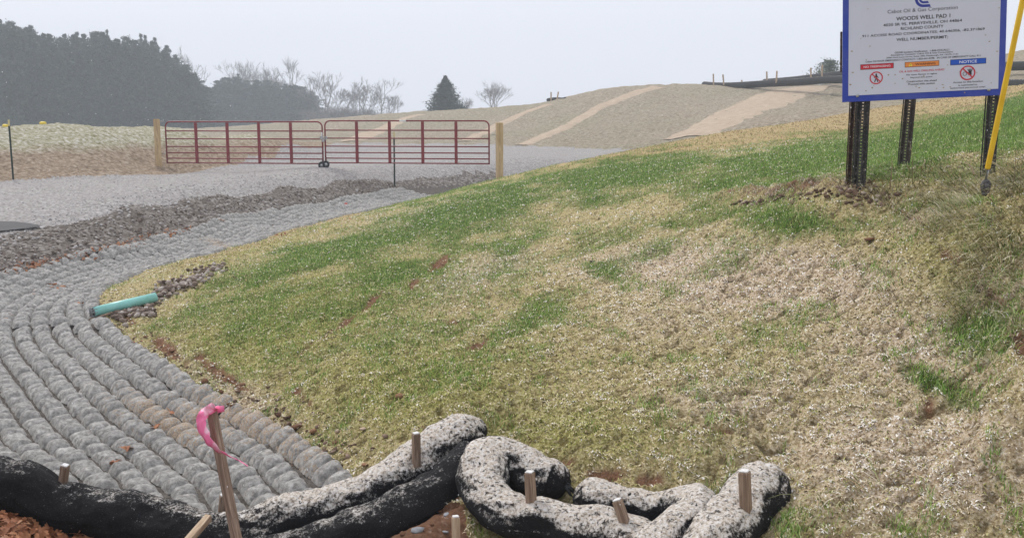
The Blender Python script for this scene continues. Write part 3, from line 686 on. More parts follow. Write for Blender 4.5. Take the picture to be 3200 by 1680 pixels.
pix_rocks([(1850,818,16)], MRG, 'pale_stone', 'small pale grey stone lying alone in the middle of the bank', 'stone', None)
pix_rocks([(545,1093,12)], MRG, 'rounded_stone', 'small tan rounded stone at the tip of the grass bank', 'stone', None)
MSOD = mat_rock("torn_sod", [(0, (.07, .042, .028)), (.5, (.17, .11, .075)), (.85, (.28, .20, .15)), (1, (.5, .43, .36))])
cl_ = []
for i in range(150):
    t = random.random(); cx_ = 2285+t*400; cy_ = 642-t*52+random.gauss(0, 6+3*t)
    if random.random() < .25: cx_, cy_ = random.gauss(2690, 45), random.gauss(615, 16)
    cl_.append(hit(cx_, cy_, 5, 30))
cl_ = np.array(cl_)
tag(rock_field('torn_sod', cl_[:, 0], cl_[:, 1], cl_[:, 2], RNG.uniform(.02, .065, len(cl_)), MSOD), 'ridge of torn brown sod and dead grass clods left of the sign posts', 'sod', kind='stuff')
cl_ = []
while len(cl_) < 420:
    i = random.randrange(20, 110); t = random.gauss(-.02, .10); b_ = RC[i, :2]+NORM[i]*t
    if b_[1] > 5.6: cl_.append((b_[0], b_[1], float(hz(*b_))))
cl_ = np.array(cl_)
tag(rock_field('edge_clods', cl_[:, 0], cl_[:, 1], cl_[:, 2], RNG.uniform(.012, .05, len(cl_)), MSOD), 'small brown clods and pebbles along the edge between mat and grass bank', 'clods', kind='stuff')
# stones round the pipe: a drain of stones running up the bank
sx_, sy_, sz_ = [], [], []
for i in range(520):
    t = random.random()**1.2; pxx = 350+t*340+random.gauss(0, 16); pyy = 985-t*150+random.gauss(0, 16*(1-.5*t))
    if pxx < 480 and pyy < 948-(pxx-320)*.09+12: pyy = 962+random.uniform(0, 30)
    q = hit(pxx, pyy); sx_.append(q[0]); sy_.append(q[1]); sz_.append(q[2])
tag(rock_field('drain_stones', np.array(sx_), np.array(sy_), np.array(sz_)+.015, RNG.uniform(.03, .10, len(sx_)), mat_rock("drain_stone", [(0, (.10, .07, .055)), (.5, (.24, .18, .145)), (1, (.5, .45, .41))])), 'strip of broken stones running down the bank to the green pipe', 'stones', kind='stuff')
# bottom stones in the bare soil between the socks
MGS = mat_rock("wet_grey_stone", [(0, (.25, .26, .27)), (1, (.42, .43, .45))])
for (px, py, s, lab) in ((1305,1660,40,'grey stone in the bare soil left of the short stake at the bottom edge'), (1392,1665,24,'small grey stone touching the short stake at the bottom edge'), (14,1645,36,'pale grey stone among brown leaves in the bottom left corner'), (1395,1608,18,'little grey stone under the end of the lower black sock')):
    pix_rocks([(px, py, s)], MGS, 'grey_stone', lab, 'stone', None)
pix_rocks([(1240,1600,30),(1375,1600,22),(1300,1590,18),(1260,1670,26),(1430,1560,16),(1350,1640,20),(1230,1640,18)], MCL, 'brown_stone', 'reddish brown stone in the bare soil between the black socks', 'stone', 'stones in the bare soil between the socks')

# ------------------------------------------------------------------ filter socks
def mat_sock():
    m = M("black_mesh_sock_with_mulch", .85, .2)
    n1 = m.noise(56, 7, .82); n2 = m.noise(11, 4, .6); n3 = m.noise(160, 3, .7)
    cover = m.math('ADD', m.math('ADD', m.math('MULTIPLY', m.nz(), .62), m.math('MULTIPLY', n1, 1.15)), m.math('MULTIPLY', n2, .42))
    cover = m.math('ADD', cover, m.attr('cover'))
    f = m.step(cover, 1.13, 1.26)
    f = m.math('MULTIPLY', f, m.step(m.noise(46, 6, .75, .6), .38, .45))
    blk = m.ramp(n3, [(.35, (.006, .006, .007)), (.6, (.018, .017, .019)), (.72, (.045, .043, .045))])
    blk = m.mix(m.step(m.noise(150, 3, .7), .66, .72), blk, (.36, .33, .30))
    mul = m.ramp(n1, [(.36, (.36, .27, .19)), (.46, (.58, .50, .41)), (.56, (.78, .74, .69)), (.7, (.88, .87, .86))])
    m.color(m.mix(f, blk, mul))
    h = m.math('ADD', m.math('MULTIPLY', f, .6), m.math('MULTIPLY', n1, .8)); h = m.math('ADD', h, m.math('MULTIPLY', n3, .2))
    m.bump(h, .8, .018); return m.m
MSK = mat_sock()
def sock(name, key, cover, label, group, ends=(0, 0), lump=.034, cover2=None, far=False):
    pts = smooth_poly([P(*p) for p in SOCKS[key]] if isinstance(key, str) else key, 12 if not far else 5); r = SR[key] if isinstance(key, str) else far
    seg = np.concatenate([[0], np.cumsum(np.linalg.norm(np.diff(pts, axis=0), axis=1))]); L = seg[-1]
    step = .012 if not (far) else .25
    s = np.arange(0, L, step); c = np.stack([np.interp(s, seg, pts[:, k]) for k in range(3)], 1)
    n = 72 if not far else 14; th = np.linspace(0, 2*math.pi, n, endpoint=False)
    tg = np.gradient(c, axis=0); tg /= np.linalg.norm(tg, axis=1)[:, None]
    up = np.array([0, 0, 1.]); side = np.cross(tg, up); side /= np.linalg.norm(side, axis=1)[:, None]; u2 = np.cross(side, tg)
    rr = np.full(len(s), r)
    rr *= 1+.09*fbm(s/.32, s*0+r*50, 401, 2)*(0 if far else 1)
    if ends[0]: rr *= np.sqrt(np.clip(1-(1-np.clip(s/(r*1.2), 0, 1))**2, .02, 1))
    if ends[1]: rr *= np.sqrt(np.clip(1-(1-np.clip((L-s)/(r*1.2), 0, 1))**2, .02, 1))
    TH, SS = np.meshgrid(th, s)
    en = np.zeros(len(s))
    if ends[0]: en += np.exp(-s/.09)
    if ends[1]: en += np.exp(-(L-s)/.09)
    fl = np.where(np.sin(TH) < -.3, .9, 1.0)      # rests flattened on the ground
    disp = 0 if far else (.010*fbm(TH*5.5*1.0+3, SS/.05, 411, 3)*np.clip(.3+np.sin(TH), .15, 1)+lump*fbm(TH*1.1, SS/.16, 421, 2)+.010*en[:, None]*np.sin(TH*9+3*np.sin(SS*20))+.004*np.sin(TH*3+SS*30)*fbm(TH*.5, SS/.3, 431, 2))
    q = (rr[:, None]*1.0+disp*(rr[:, None]/r))
    V = c[:, None, :]+side[:, None, :]*(np.cos(TH)*q*1.04)[..., None]+u2[:, None, :]*(np.sin(TH)*q*fl)[..., None]
    m_ = len(s); ix = np.arange(m_*n).reshape(m_, n)
    Fq = np.stack([ix[:-1], np.roll(ix, -1, 1)[:-1], np.roll(ix, -1, 1)[1:], ix[1:]], -1).reshape(-1, 4)
    caps = [np.array([list(ix[0][::-1])]), np.array([list(ix[-1])])]
    px_ = proj(c[:, 0], c[:, 1], c[:, 2])[0]
    cv_ = np.interp(px_, [p[0] for p in cover], [p[1] for p in cover]) if isinstance(cover, list) else np.full(len(s), cover)
    root = empty(name, tuple(c[m_//2]-np.array([0, 0, r])))
    me = mesh_np('sleeve', V.reshape(-1, 3)-np.array(root.location), [Fq]+caps, {'cover': np.repeat(cv_, n)})
    link('sleeve', me, MSK, root); tag(root, label, 'filter sock', group)
    return root, c, side, u2
G_S = 'black filter socks lying across the foreground'
MBK = simple("black_netting", (.01, .01, .011), (.05, .05, .05), 60, .7, .3, .6, .01)
def knot(root, p, d, size, spikes=14):
    mb = MB(); p = Vector(p)-Vector(root.location); d = Vector(d).normalized()
    mb.tube([p-d*.02, p+d*.03, p+d*size*.7, p+d*size], [size*.28, size*.16, size*.3, size*.12], 10)
    for i in range(spikes):
        v = (d+Vector((random.uniform(-.6, .6), random.uniform(-.6, .6), random.uniform(-.5, .5)))).normalized()
        mb.tube([p+d*size*.4, p+d*size*.6+v*size*.5, p+d*size*.7+v*size*random.uniform(.8, 1.3)+Vector((0, 0, -.02))], [.011, .009, .003], 5)
    return mb.build('tied_end', MBK, root, True)
r1, c, sd, u2 = sock('filter_sock', 'long', [(-400, -.3), (0, -.27), (500, -.22), (650, -.2), (760, -.12), (950, .03), (1200, .1), (1500, .16)], 'longest black sock sweeping from the left edge to a mulch covered tied end', G_S, (0, 1))
knot(r1, c[-4], c[-1]-c[-12]+np.array([0, 0, -.02]), .09)
r2, *_ = sock('filter_sock', 'under', [(400, -.3), (900, -.22), (1300, -.2), (1450, -.3)], 'darker sock lying in front of and under the longest one', G_S)
r3, c, *_ = sock('filter_sock', 'loop', .08, 'mulch covered sock bent into a tight loop at bottom centre', G_S, (1, 0))
knot(r3, c[3], c[0]-c[12], .05, 8)
r4, c, *_ = sock('filter_sock', 'fold', .11, 'pale mulch covered sock folded back on itself like a boomerang between two stakes', G_S, (1, 0))
r5, c, *_ = sock('filter_sock', 'short', .07, 'thick short sock pointing up the bank, farthest right, with a stake through it', G_S, (1, 0))
# far socks on the embankment
G_F = 'black filter socks along the top of the embankment'
def farsock(pts, r, label):
    sock('filter_sock', [P(*p) for p in pts], -.25, label, G_F, far=r)
farsock([(2202,265,83),(2240,268,80),(2300,268,77),(2400,262,73),(2500,257,69),(2600,250,65),(2800,252,56),(3000,262,48),(3150,267,44),(3300,268,40)], .27, 'long dark sock along the slope top passing behind the sign, lower of two')
farsock([(2390,256,86),(2480,249,80),(2560,240,74),(2640,232,68),(2900,215,58),(3150,208,52),(3300,205,48)], .25, 'upper far sock behind the sign above the longer one')
farsock([(1713,313,84),(1735,310,82.5),(1760,311,81),(1775,306,81)], .16, 'short far sock with two stakes on the skyline right of the gate')
# ------------------------------------------------------------------ wooden stakes
def mat_wood(name, a, b, sc=1):
    m = M(name, .8, .2)
    mp = m.n('ShaderNodeMapping'); mp.inputs['Scale'].default_value = (28*sc, 28*sc, 1.6*sc); m.L(m.co(), mp.inputs[0])
    n1 = m.noise(1.6, 7, .7, 1.2, vec=mp.outputs[0]); c = m.ramp(n1, [(.32, tuple(x*.55 for x in a)), (.5, a), (.68, b)])
    m.color(c); m.bump(n1, .4, .004); return m.m
MW = mat_wood("weathered_stake_wood", (.24, .165, .115), (.44, .33, .25)); MWL = mat_wood("fresh_stake_wood", (.42, .3, .2), (.62, .5, .36))
MSN = simple("snow_dusting", (.6, .57, .53), (.85, .85, .85), 80, .9, .1, .5, .004)
def stake(base, top, w, label, mat=MW, group='wooden stakes among the foreground socks', rot=.5, cap=True, name='wooden_stake'):
    base, top = Vector(base), Vector(top); L = (top-base).length
    root = empty(name, base); q = (top-base).to_track_quat('Z', 'Y'); root.rotation_mode = 'QUATERNION'
    root.rotation_quaternion = q @ Matrix.Rotation(rot, 4, 'Z').to_quaternion()
    if cap:
        MB().box((0, 0, L/2-.004), (w, w, L), bev=.003).build('shaft', mat, root)
        mb = MB(); mb.box((0, 0, L), (w*.86, w*.86, .008), bev=.003); mb.build('mulch_cap', MSN, root)
    else:
        o = MB().box((0, 0, L/2), (w, w, L), bev=.003).build('shaft', mat, root)
    return tag(root, label, 'stake', group)
stake(P(192,1545,5.35), P(204,1452,5.33), .040, 'short stake behind the black sock nearest the left edge', rot=.3)
stake(P(690,1640,5.42), P(698,1545,5.42), .038, 'short stub stake just left of the tall stake with pink ribbon', rot=.5)
stake(P(770,1840,4.35), P(662,1285,4.62), .040, 'tall leaning stake with a pink ribbon tied at its top', rot=.45, group=None, cap=False)
stake(P(560,1720,4.5), P(652,1615,4.8), .036, 'pale stake lying slanted in front of the sock left of the tall one', MWL, rot=.1, cap=False, group=None)
stake(P(1302,1500,5.36), P(1300,1352,5.36), .040, 'stake standing through the mulch covered end of the longest sock', rot=.55)
stake(P(1666,1680,4.66), P(1655,1473,4.68), .044, 'stake standing inside the looped sock', rot=.4)
stake(P(1990,1740,4.42), P(1928,1560,4.48), .043, 'stake leaning left between the looped and folded socks', rot=.2)
stake(P(2334,1660,4.36), P(2326,1470,4.38), .048, 'thick stake standing through the short sock at the right', rot=.35)
stake(P(1427,1740,4.47), P(1424,1612,4.5), .036, 'low pale stake at the bottom edge between dark sock and looped sock', MWL, rot=.1, group=None)
# far stakes on the embankment
fs = [(2230,262,79.5,2229,231),(2262,262,77.5,2259,233),(2319,262,78,2318,250),(2397,256,74,2396,224),(2426,256,71.5,2428,222),(2534,248,72,2534,212),(2568,246,66.5,2570,203),(1722,312,82,1722,288),(1740,312,81,1745,287)]
fl_ = ['first far stake at the left tip of the long dark skyline sock', 'second far stake from the left tip of the long skyline sock', 'very short far stake behind the long skyline sock', 'thin far stake where the upper skyline sock begins', 'taller far stake crossing the long skyline sock', 'far stake in front of the small evergreen shrub', 'far stake nearest the left edge of the sign', 'upright stake at the short skyline sock', 'leaning stake at the short skyline sock']
for (a, b_, d, c_, e_), lab in zip(fs, fl_):
    stake(P(a, b_+4, d), P(c_, e_, d), .085, lab, MWL, 'stakes along the skyline socks', cap=False)
# pink ribbon
mr = M("pink_flagging_tape", .45, .4); n1 = mr.noise(14, 3, .5); mr.color(mr.mix(mr.step(n1, .52, .66), (1, .22, .42), (1, .6, .7))); 
rp = [(672,1268,4.55,.030),(655,1278,4.60,.030),(638,1292,4.56,.032),(628,1312,4.55,.034),(632,1335,4.54,.040),(645,1362,4.52,.044),(660,1385,4.5,.042),(682,1405,4.5,.034),(705,1418,4.5,.022),(730,1430,4.5,.012),(752,1440,4.5,.009),(775,1456,4.5,.006)]
C3 = smooth_poly([list(P(a, b_, d))+[w] for a, b_, d, w in rp], 6); V = []; nC = len(C3)
for i, q in enumerate(C3):
    t = C3[min(i+1, nC-1), :3]-C3[max(i-1, 0), :3]; t /= np.linalg.norm(t); tw = .5+i/nC*2.6
    s_ = np.cross(t, [0, 1, 0]); s_ /= np.linalg.norm(s_)+1e-9; f_ = np.cross(t, s_); w_ = s_*math.cos(tw*.6-.5)+f_*math.sin(tw*.6-.5)
    for k in (-1, -.33, .33, 1): V.append(q[:3]+w_*k*q[3]/2*1.5+f_*.006*math.sin(i*.7+k*3))
V = np.array(V); Fq = np.array([(i*4+j, i*4+j+1, i*4+5+j, i*4+4+j) for i in range(nC-1) for j in range(3)])
rib = link('pink_ribbon', mesh_np('pink_ribbon', V, Fq), mr.m); sd_ = rib.modifiers.new('t', 'SOLIDIFY'); sd_.thickness = .0006
tag(rib, 'bright pink plastic ribbon fluttering from the tall leaning stake', 'ribbon')
kb = MB(); kp = P(664, 1283, 4.62)
for k in range(3):
    kb.tube([Vector(kp)+Vector((math.cos(a)*.027, math.sin(a)*.027, .004*k-.004+.016*math.cos(a))) for a in np.linspace(0, 6.3, 14)], .006, 6, False)
kb.add([P(676,1268,4.6), P(700,1266,4.58), P(702,1285,4.58), P(680,1290,4.6), P(676,1268,4.603), P(700,1266,4.583), P(702,1285,4.583), P(680,1290,4.603)], [(0, 1, 2, 3), (7, 6, 5, 4), (0, 4, 5, 1), (1, 5, 6, 2), (2, 6, 7, 3), (3, 7, 4, 0)])
o = kb.build('knot', mr.m, None, True); o.parent = rib

# leaves in the bottom left corner
def leaf_mesh():
    V = []; Fs = []
    prof = [0, .35, .22, .5, .3, .55, .3, .42, .15, .05]
    for i, w in enumerate(prof):
        t = i/(len(prof)-1); V += [(t-.5, -w*.5, .1*w+.08*math.sin(t*5)), (t-.5, 0, .06*math.sin(t*4)), (t-.5, w*.5, .12*w)]
    for i in range(len(prof)-1):
        a = i*3; Fs += [(a, a+3, a+4, a+1), (a+1, a+4, a+5, a+2)]
    return np.array(V), np.array(Fs)
LV, LF = leaf_mesh()
ml = M("dead_oak_leaf", .7, .3); nlf = ml.noise(60, 4, .6); ml.color(ml.mix(ml.step(nlf, .3, .7), ml.ramp(ml.attr('r'), [(0, (.14, .045, .018)), (.5, (.33, .125, .05)), (.85, (.46, .22, .1)), (1, (.55, .36, .24))]), (.3, .12, .055)))
def leaf_pile(n, fn, name, label, lo=.05, hi=.1):
    Vs = []; Fs = []; rs = []
    for i in range(n):
        x_, y_, z_ = fn(i); s = random.uniform(lo, hi); e_ = (Matrix.Rotation(random.uniform(0, 6.28), 3, 'Z') @ Matrix.Rotation(random.gauss(0, .5), 3, 'X') @ Matrix.Rotation(random.gauss(0, .5), 3, 'Y'))
        A_ = np.array(e_); Vs.append((LV*np.array([s, s, s*random.uniform(.5, 1.8)])) @ A_.T+np.array([x_, y_, z_])); Fs.append(LF+i*len(LV)); rs += [random.random()]*len(LV)
    return tag(link(name, mesh_np(name, np.concatenate(Vs), np.concatenate(Fs), {'r': rs}), ml.m), label, 'leaves', kind='stuff')
def lf(i):
    px = random.uniform(-260, 260)*(1 if random.random() < .8 else 1.1); top = 1605+max(px, -100)*.20+random.uniform(0, 22)
    py = random.uniform(top, 1860); q = hit(px, py, 2.2)
    return q[0], q[1], q[2]+random.uniform(.0, .05)
leaf_pile(1300, lf, 'fallen_leaves', 'pile of fallen orange brown leaves in the bottom left corner')
def lf2(i):
    c_ = random.choice([(165,905),(190,912),(110,925),(20,1000),(60,830),(300,820),(120,835),(520,1310),(490,1360),(730,1290),(90,1480),(430,1080),(850,715),(700,700),(250,960),(890,740),(360,1470),(400,1420),(1080,700)])
    q = hit(c_[0]+random.gauss(0, 9), c_[1]+random.gauss(0, 4)); return q[0], q[1], q[2]+.06
leaf_pile(85, lf2, 'scattered_leaves', 'a few brown leaves caught between the concrete blocks', .05, .09)
def lf3(i):
    t = random.random(); q = hit(-20+t*620, 872-t*150+random.gauss(0, 8)); return q[0], q[1], q[2]+.07
leaf_pile(190, lf3, 'drifted_leaves', 'rusty leaves drifted along the foot of the rubble bank', .05, .1)

# ------------------------------------------------------------------ pipe
mp_ = simple("seafoam_green_pvc", (.24, .56, .50), (.30, .66, .60), 6, .35, .5, .1, .002)
mdk = simple("dark_mouth_shade", (.012, .02, .022), (.03, .045, .045), 10, .8, .2, .1, .002)
qa, qb = hit(292, 996), hit(470, 955)
pa, pb = P(292, 974, qa[1]-.22), P(486, 928, qb[1]+.0)
root = empty('drain_pipe', tuple(pa)); tag(root, 'seafoam green plastic drain pipe sticking out of stones above the mat', 'pipe')
pa, pb = Vector(pa), Vector(pb); dr = (pb-pa).normalized(); R0 = .057
mb = MB(); n = 24
side_ = dr.cross(Vector((0, 0, 1))).normalized(); up_ = side_.cross(dr)
V = []
for (k, rr_) in ((0, R0-.006), (0, R0), (1, R0), (1, R0-.006), (0.12, R0-.006)):
    for i in range(n):
        a = 2*math.pi*i/n; V.append((pb-pa)*k+(side_*math.cos(a)+up_*math.sin(a))*rr_)
Fs = [(r_*n+i, r_*n+(i+1) % n, (r_+1)*n+(i+1) % n, (r_+1)*n+i) for r_ in range(3) for i in range(n)]
mb.add(V, Fs); mb.build('pipe_wall', mp_, root, True)
mb = MB(); mb.tube([dr*.001, dr*.25], R0-.0065, 24); mb.v = mb.v; mb.build('pipe_mouth_shade', mdk, root)  # dark plug standing in for the shade inside the open pipe mouth
mb = MB()
for i in range(9):
    a = 2*math.pi*i/9; o_ = (side_*math.cos(a)+up_*math.sin(a))*(R0+.003)
    mb.tube([o_+dr*.03, o_-dr*.02, o_*.8-dr*.045], .0028, 6)
for r_ in (R0+.004,): mb.tube([(side_*math.cos(a)+up_*math.sin(a))*r_-dr*.012 for a in np.linspace(0, 2*math.pi, 25)], .003, 6, False)
for i in range(-3, 4): 
    hh = math.sqrt(max(R0**2-(i*.014)**2, 0)); mb.tube([side_*i*.014+up_*hh-dr*.03, side_*i*.014-up_*hh-dr*.03], .0024, 6)
mb.build('rodent_guard', simple("dull_wire", (.2, .2, .2), (.4, .4, .4), 30, .5, .5, .1, .001, .6), root, True)
# twig under the pipe
tw = MB(); tw.tube([hit(*u)+np.array([0, 0, .05]) for u in ((280,1012), (300,1006), (325,1000), (352,990))], [.014, .016, .018, .012], 7)
tag(tw.build('twig', MW, None, True), 'dark wet twig lying beneath the green pipe', 'twig')

# ------------------------------------------------------------------ gate
MRED = simple("oxblood_gate_paint", (.17, .012, .018), (.24, .02, .028), 9, .42, .5, .1, .002)
MPOST = mat_wood("treated_pine_post", (.50, .36, .2), (.66, .52, .32), .5)
GL, GR = P(522, 533, 30.8), P(1531, 531, 29.4)
gd = Vector(GR-GL); half = gd.length/2
ang = math.atan2(gd.y, gd.x); mid = (Vector(GL)+Vector(GR))/2
HG = 1.28; zb = float(hz(mid.x, mid.y))+.09
hs_ = [0, .108, .242, .39, .578, .765, 1]
MST = simple("galvanised_steel", (.35, .36, .37), (.55, .56, .57), 20, .4, .5, .1, .001, .7)
def gate(x0, W_, label, mirror, zlift):
    root = empty('farm_gate', (mid.x+math.cos(ang)*x0, mid.y+math.sin(ang)*x0, zb+zlift), (0, 0, ang)); tag(root, label, 'gate', 'red tube gate leaves closing the road')
    r = .023; rc = .16
    pts = [(r, 0, 0), (r, 0, HG-rc)]+[(r+rc-rc*math.cos(a), 0, HG-rc+rc*math.sin(a)) for a in np.linspace(0, math.pi/2, 7)[1:]]
    pts += [(W_-r-rc+rc*math.sin(a), 0, HG-rc+rc*math.cos(a)) for a in np.linspace(0, math.pi/2, 7)]+[(W_-r, 0, 0)]
    mb = MB(); mb.tube(pts, r, 10); mb.build('outer_frame', MRED, root, True)
    for h in hs_[:-1]: MB().tube([(r*1.5, 0, h*HG+.02), (W_-r*1.5, 0, h*HG+.02)], .019, 8).build('rail', MRED, root, True)
    for k in range(1, 5):
        xs = W_*k/5; MB().box((xs, -.012, HG/2), (.085, .065, HG-.05), bev=.01).build('upright', MRED, root)
    return root
gl = gate(-half, half-.02, 'left leaf of the red tube gate, beside the left timber post', False, 0)
gr = gate(.02, half-.02, 'right leaf of the red tube gate with a white sticker on its top rail', True, .03)
MB().box((half*.48, -.026, HG-.0), (.2, .01, .05), bev=.002).build('sticker', simple("white_label", (.7, .7, .7), (.8, .8, .8), 40, .5, .3, 0, .001), gr)
MB().box((half-.045, -.028, HG-.42), (.035, .008, .22), bev=.002).build('sticker', bpy.data.materials["white_label"], gl)
# wheels at the meeting ends
MRB = simple("black_rubber", (.012, .012, .013), (.04, .04, .04), 30, .8, .3, .2, .002)
for g_, xw in ((gl, half-.075), (gr, .035)):
    w = empty('gate_wheel', (xw, -.03, -.03)); w.parent = g_
    mb = MB(); R_ = [( .085*math.cos(a), .085*math.sin(a)) for a in np.linspace(0, 2*math.pi, 20)]
    mb.tube([(x_, 0, z_) for x_, z_ in R_], .032, 8, False); mb.build('tyre', MRB, w, True)
    MB().tube([(0, -.02, 0), (0, .02, 0)], .055, 14).build('rim', MST, w, True)
    MB().box((0, .045, .07), (.03, .012, .2), bev=.003).build('bracket', MST, w)
# chain
ch = MB()
cc = Vector((mid.x, mid.y, zb+HG*.63))
for k in range(9):
    a = k/9*2*math.pi; q = cc+Vector((math.cos(a)*.09, -.05+math.sin(a)*.05, math.sin(a*2+.4)*.035-.01))
    ax = Vector((-math.sin(a), .3*math.cos(a), .3)).normalized(); b2 = ax.cross(Vector((0, 0, 1) if k % 2 else (0, 1, 0))).normalized()
    ch.tube([q+ax*.04*math.cos(t)+b2*.022*math.sin(t) for t in np.linspace(0, 2*math.pi, 9)], .010, 5, False)
chr_ = empty('gate_chain', cc); co_ = ch.build('chain_links', MST, None, True); co_.parent = chr_; co_.location = -cc
pk = MB().box((0, -.1, -.09), (.07, .035, .08), bev=.01).build('padlock', MST, chr_)
tag(chr_, 'steel chain wrapped round the meeting ends of the gate leaves', 'chain')
def gpost(px0, px1, ptop, pbot, d, label):
    a = P(px0, pbot, d); b_ = P(px1, pbot, d); t = P((px0+px1)/2, ptop, d); w = (b_[0]-a[0])*.8
    gz = float(hz((a[0]+b_[0])/2, d)); H = t[2]-gz+.1
    root = empty('gate_post', ((a[0]+b_[0])/2, d, gz-.1), (0, 0, .33)); tag(root, label, 'post', 'square timber posts either side of the gate')
    MB().box((0, 0, H/2), (w, w, H), bev=.012).build('timber', MPOST, root)
    return root
g1 = gpost(486, 510, 372, 543, 30.7, 'square timber post left of the red gate in front of the berm')
g2 = gpost(1549, 1573, 383, 560, 29.1, 'square timber post right of the red gate by the grass bank')
for gp, sgn in ((g1, 1), (g2, -1)):
    for hh in (.35, 1.35):
        MB().tube([(0, 0, hh+.1), (.2*sgn, -.07*sgn, hh+.1), (.2*sgn, -.07*sgn, hh+.17)], .012, 8).build('hinge_bolt', MST, gp, True)

# ------------------------------------------------------------------ steel T posts
MGN = simple("dark_green_post_paint", (.012, .03, .022), (.03, .05, .035), 30, .5, .4, .2, .002)
MYW = simple("cream_post_tip", (.6, .52, .25), (.75, .68, .4), 30, .5, .4, .1, .002)
def tpost(base, top, tip, label):
    base, top = Vector(base), Vector(top); L = (top-base).length; root = empty('steel_fence_post', base); root.rotation_mode = 'QUATERNION'
    root.rotation_quaternion = (top-base).to_track_quat('Z', 'Y'); tag(root, label, 'fence post', 'thin steel posts beside the road')
    def prof(z0, z1, mat, nm):
        mb = MB(); mb.box((0, -.02, (z0+z1)/2), (.045, .008, z1-z0)); mb.box((0, .0045, (z0+z1)/2), (.008, .04, z1-z0-.002)); 
        z = z0+.05
        while z < z1-.03 and nm == 'shaft': mb.box((0, -.03, z), (.02, .011, .012)); z += .055
        mb.build(nm, mat, root)
    prof(0, L-tip, MGN, 'shaft'); prof(L-tip+.001, L, MYW, 'painted_tip')
q = Pz(42, 566, .02); tpost((q[0], q[1], -.2), P(27, 374, q[1]+.1), .16, 'dark steel post with pale tip leaning at the left edge by the berm')
q = hit(1233, 582, 15); tpost(q-np.array([0, 0, .1]), P(1231, 412, q[1]), .17, 'dark steel post with cream tip standing in front of the right gate leaf')
# yellow caps behind the berm
MYL = simple("yellow_plastic", (.75, .55, .03), (.8, .62, .08), 12, .4, .4, .1, .002)
for px, lab in ((18, 'yellow cap showing above the berm at the left edge'), (135, 'yellow cap showing above the berm, second from the left edge')):
    q = P(px, 396, 32.5); yy_ = np.linspace(24, 31.8, 60); uu_ = q[0]/q[1]; tz_ = max((float(hz(uu_*a, a))-ZC)/a for a in yy_); q[2] = ZC+tz_*32.5+.015; root = empty('yellow_marker', (q[0], q[1], q[2]-.6)); tag(root, lab, 'marker', 'yellow caps above the berm')
    MB().tube([(0, 0, 0), (0, 0, .58)], .05, 10).build('pole', MYL, root, True); MB().box((0, 0, .62), (.2, .14, .11), bev=.035).build('cap', MYL, root, True)
# red flag dot in the rubble
q = hit(1079, 646, 12); root = empty('marker_flag', tuple(q)); tag(root, 'tiny red marker flag at the edge of the rubble', 'flag')
MB().tube([(0, 0, -.02), (0, 0, .1)], .004, 6).build('wire', MST, root); MB().box((.02, 0, .08), (.07, .004, .05), bev=.001).build('flag', simple("red_vinyl", (.8, .05, .04), (.85, .08, .06), 10, .5, .3, .1, .001), root)
# asphalt patch: edge of the paved apron at the left
ap = MB(); pt_ = [(-500,688),(-300,690),(-100,693),(0,696),(50,698),(90,702),(118,707),(126,711)]; pb_ = [(-500,765),(-300,745),(-100,733),(0,727),(50,722),(90,718),(118,714),(127,712)]
V = []
for (a, b_), (c_, e_) in zip(pt_, pb_):
    for k in range(7):
        q = hit(a+(c_-a)*k/6, b_+(e_-b_)*k/6, 8); V.append((q[0], q[1], q[2]+.03))
ap.add(V, [(i*7+k, (i+1)*7+k, (i+1)*7+k+1, i*7+k+1) for i in range(7) for k in range(6)])
tag(ap.build('asphalt_apron', simple("wet_asphalt", (.03, .03, .032), (.07, .07, .072), 60, .7, .3, .5, .004, obj=False)), 'dark asphalt patch at the left edge of the gravel road', 'asphalt', kind='structure')

# ------------------------------------------------------------------ strips of pale matting down the embankment
ms = mat_soil("tan_matting", (.46, .35, .25), (.60, .49, .37), 2.5, .25, (.7, .66, .6))
def strip(pts, label):
    c = smooth_poly([hit(a, b_, 36)[:2].tolist()+[w] for a, b_, d, w in pts], 12); V = []; k = 9
    t = np.gradient(c[:, :2], axis=0); t /= np.linalg.norm(t, axis=1)[:, None]; nn = np.stack([-t[:, 1], t[:, 0]], 1)
    for i in range(len(c)):
        for j in range(k):
            f = (j/(k-1)-.5)*c[i, 2]*(1+.1*vnoise(np.array([i*.6]), np.array([j*.0+c[0, 0]]), 5)[0]); x_, y_ = c[i, 0]+nn[i, 0]*f, c[i, 1]+nn[i, 1]*f
            V.append((x_, y_, float(hz(x_, y_))+(.05-.03*abs(j-4)/4 if j not in (0, k-1) else -.02)))
    Fq = np.array([(i*k+j, i*k+j+1, (i+1)*k+j+1, (i+1)*k+j) for i in range(len(c)-1) for j in range(k-1)])
    tag(link('matting_strip', mesh_np('matting_strip', np.array(V), Fq), ms), label, 'matting strip', 'pale matting strips down the embankment')
strip([(1308,359,90.5,1.9),(1240,380,80,1.9),(1160,415,70,1.8),(1092,442,62.5,1.6)], 'pale matting strip farthest left, rising behind the gate centre')
strip([(1718,326,83.5,1.3),(1640,352,76,1.3),(1540,400,68,1.2),(1450,442,60,1.1)], 'second pale matting strip, ending on the skyline at the short sock')
strip([(2055,273,82,1.5),(1970,296,77,1.4),(1830,362,68,1.3),(1715,418,61,1.2),(1628,455,56,1.0)], 'long narrow matting strip in the middle of the slope, right of the gate')
strip([(2590,272,72,3.4),(2480,285,68,4.6),(2370,330,61,4.2),(2270,372,54,3.6),(2185,414,49,3.4),(2145,428,47,3.2)], 'widest pale eroded strip, nearest the sign')

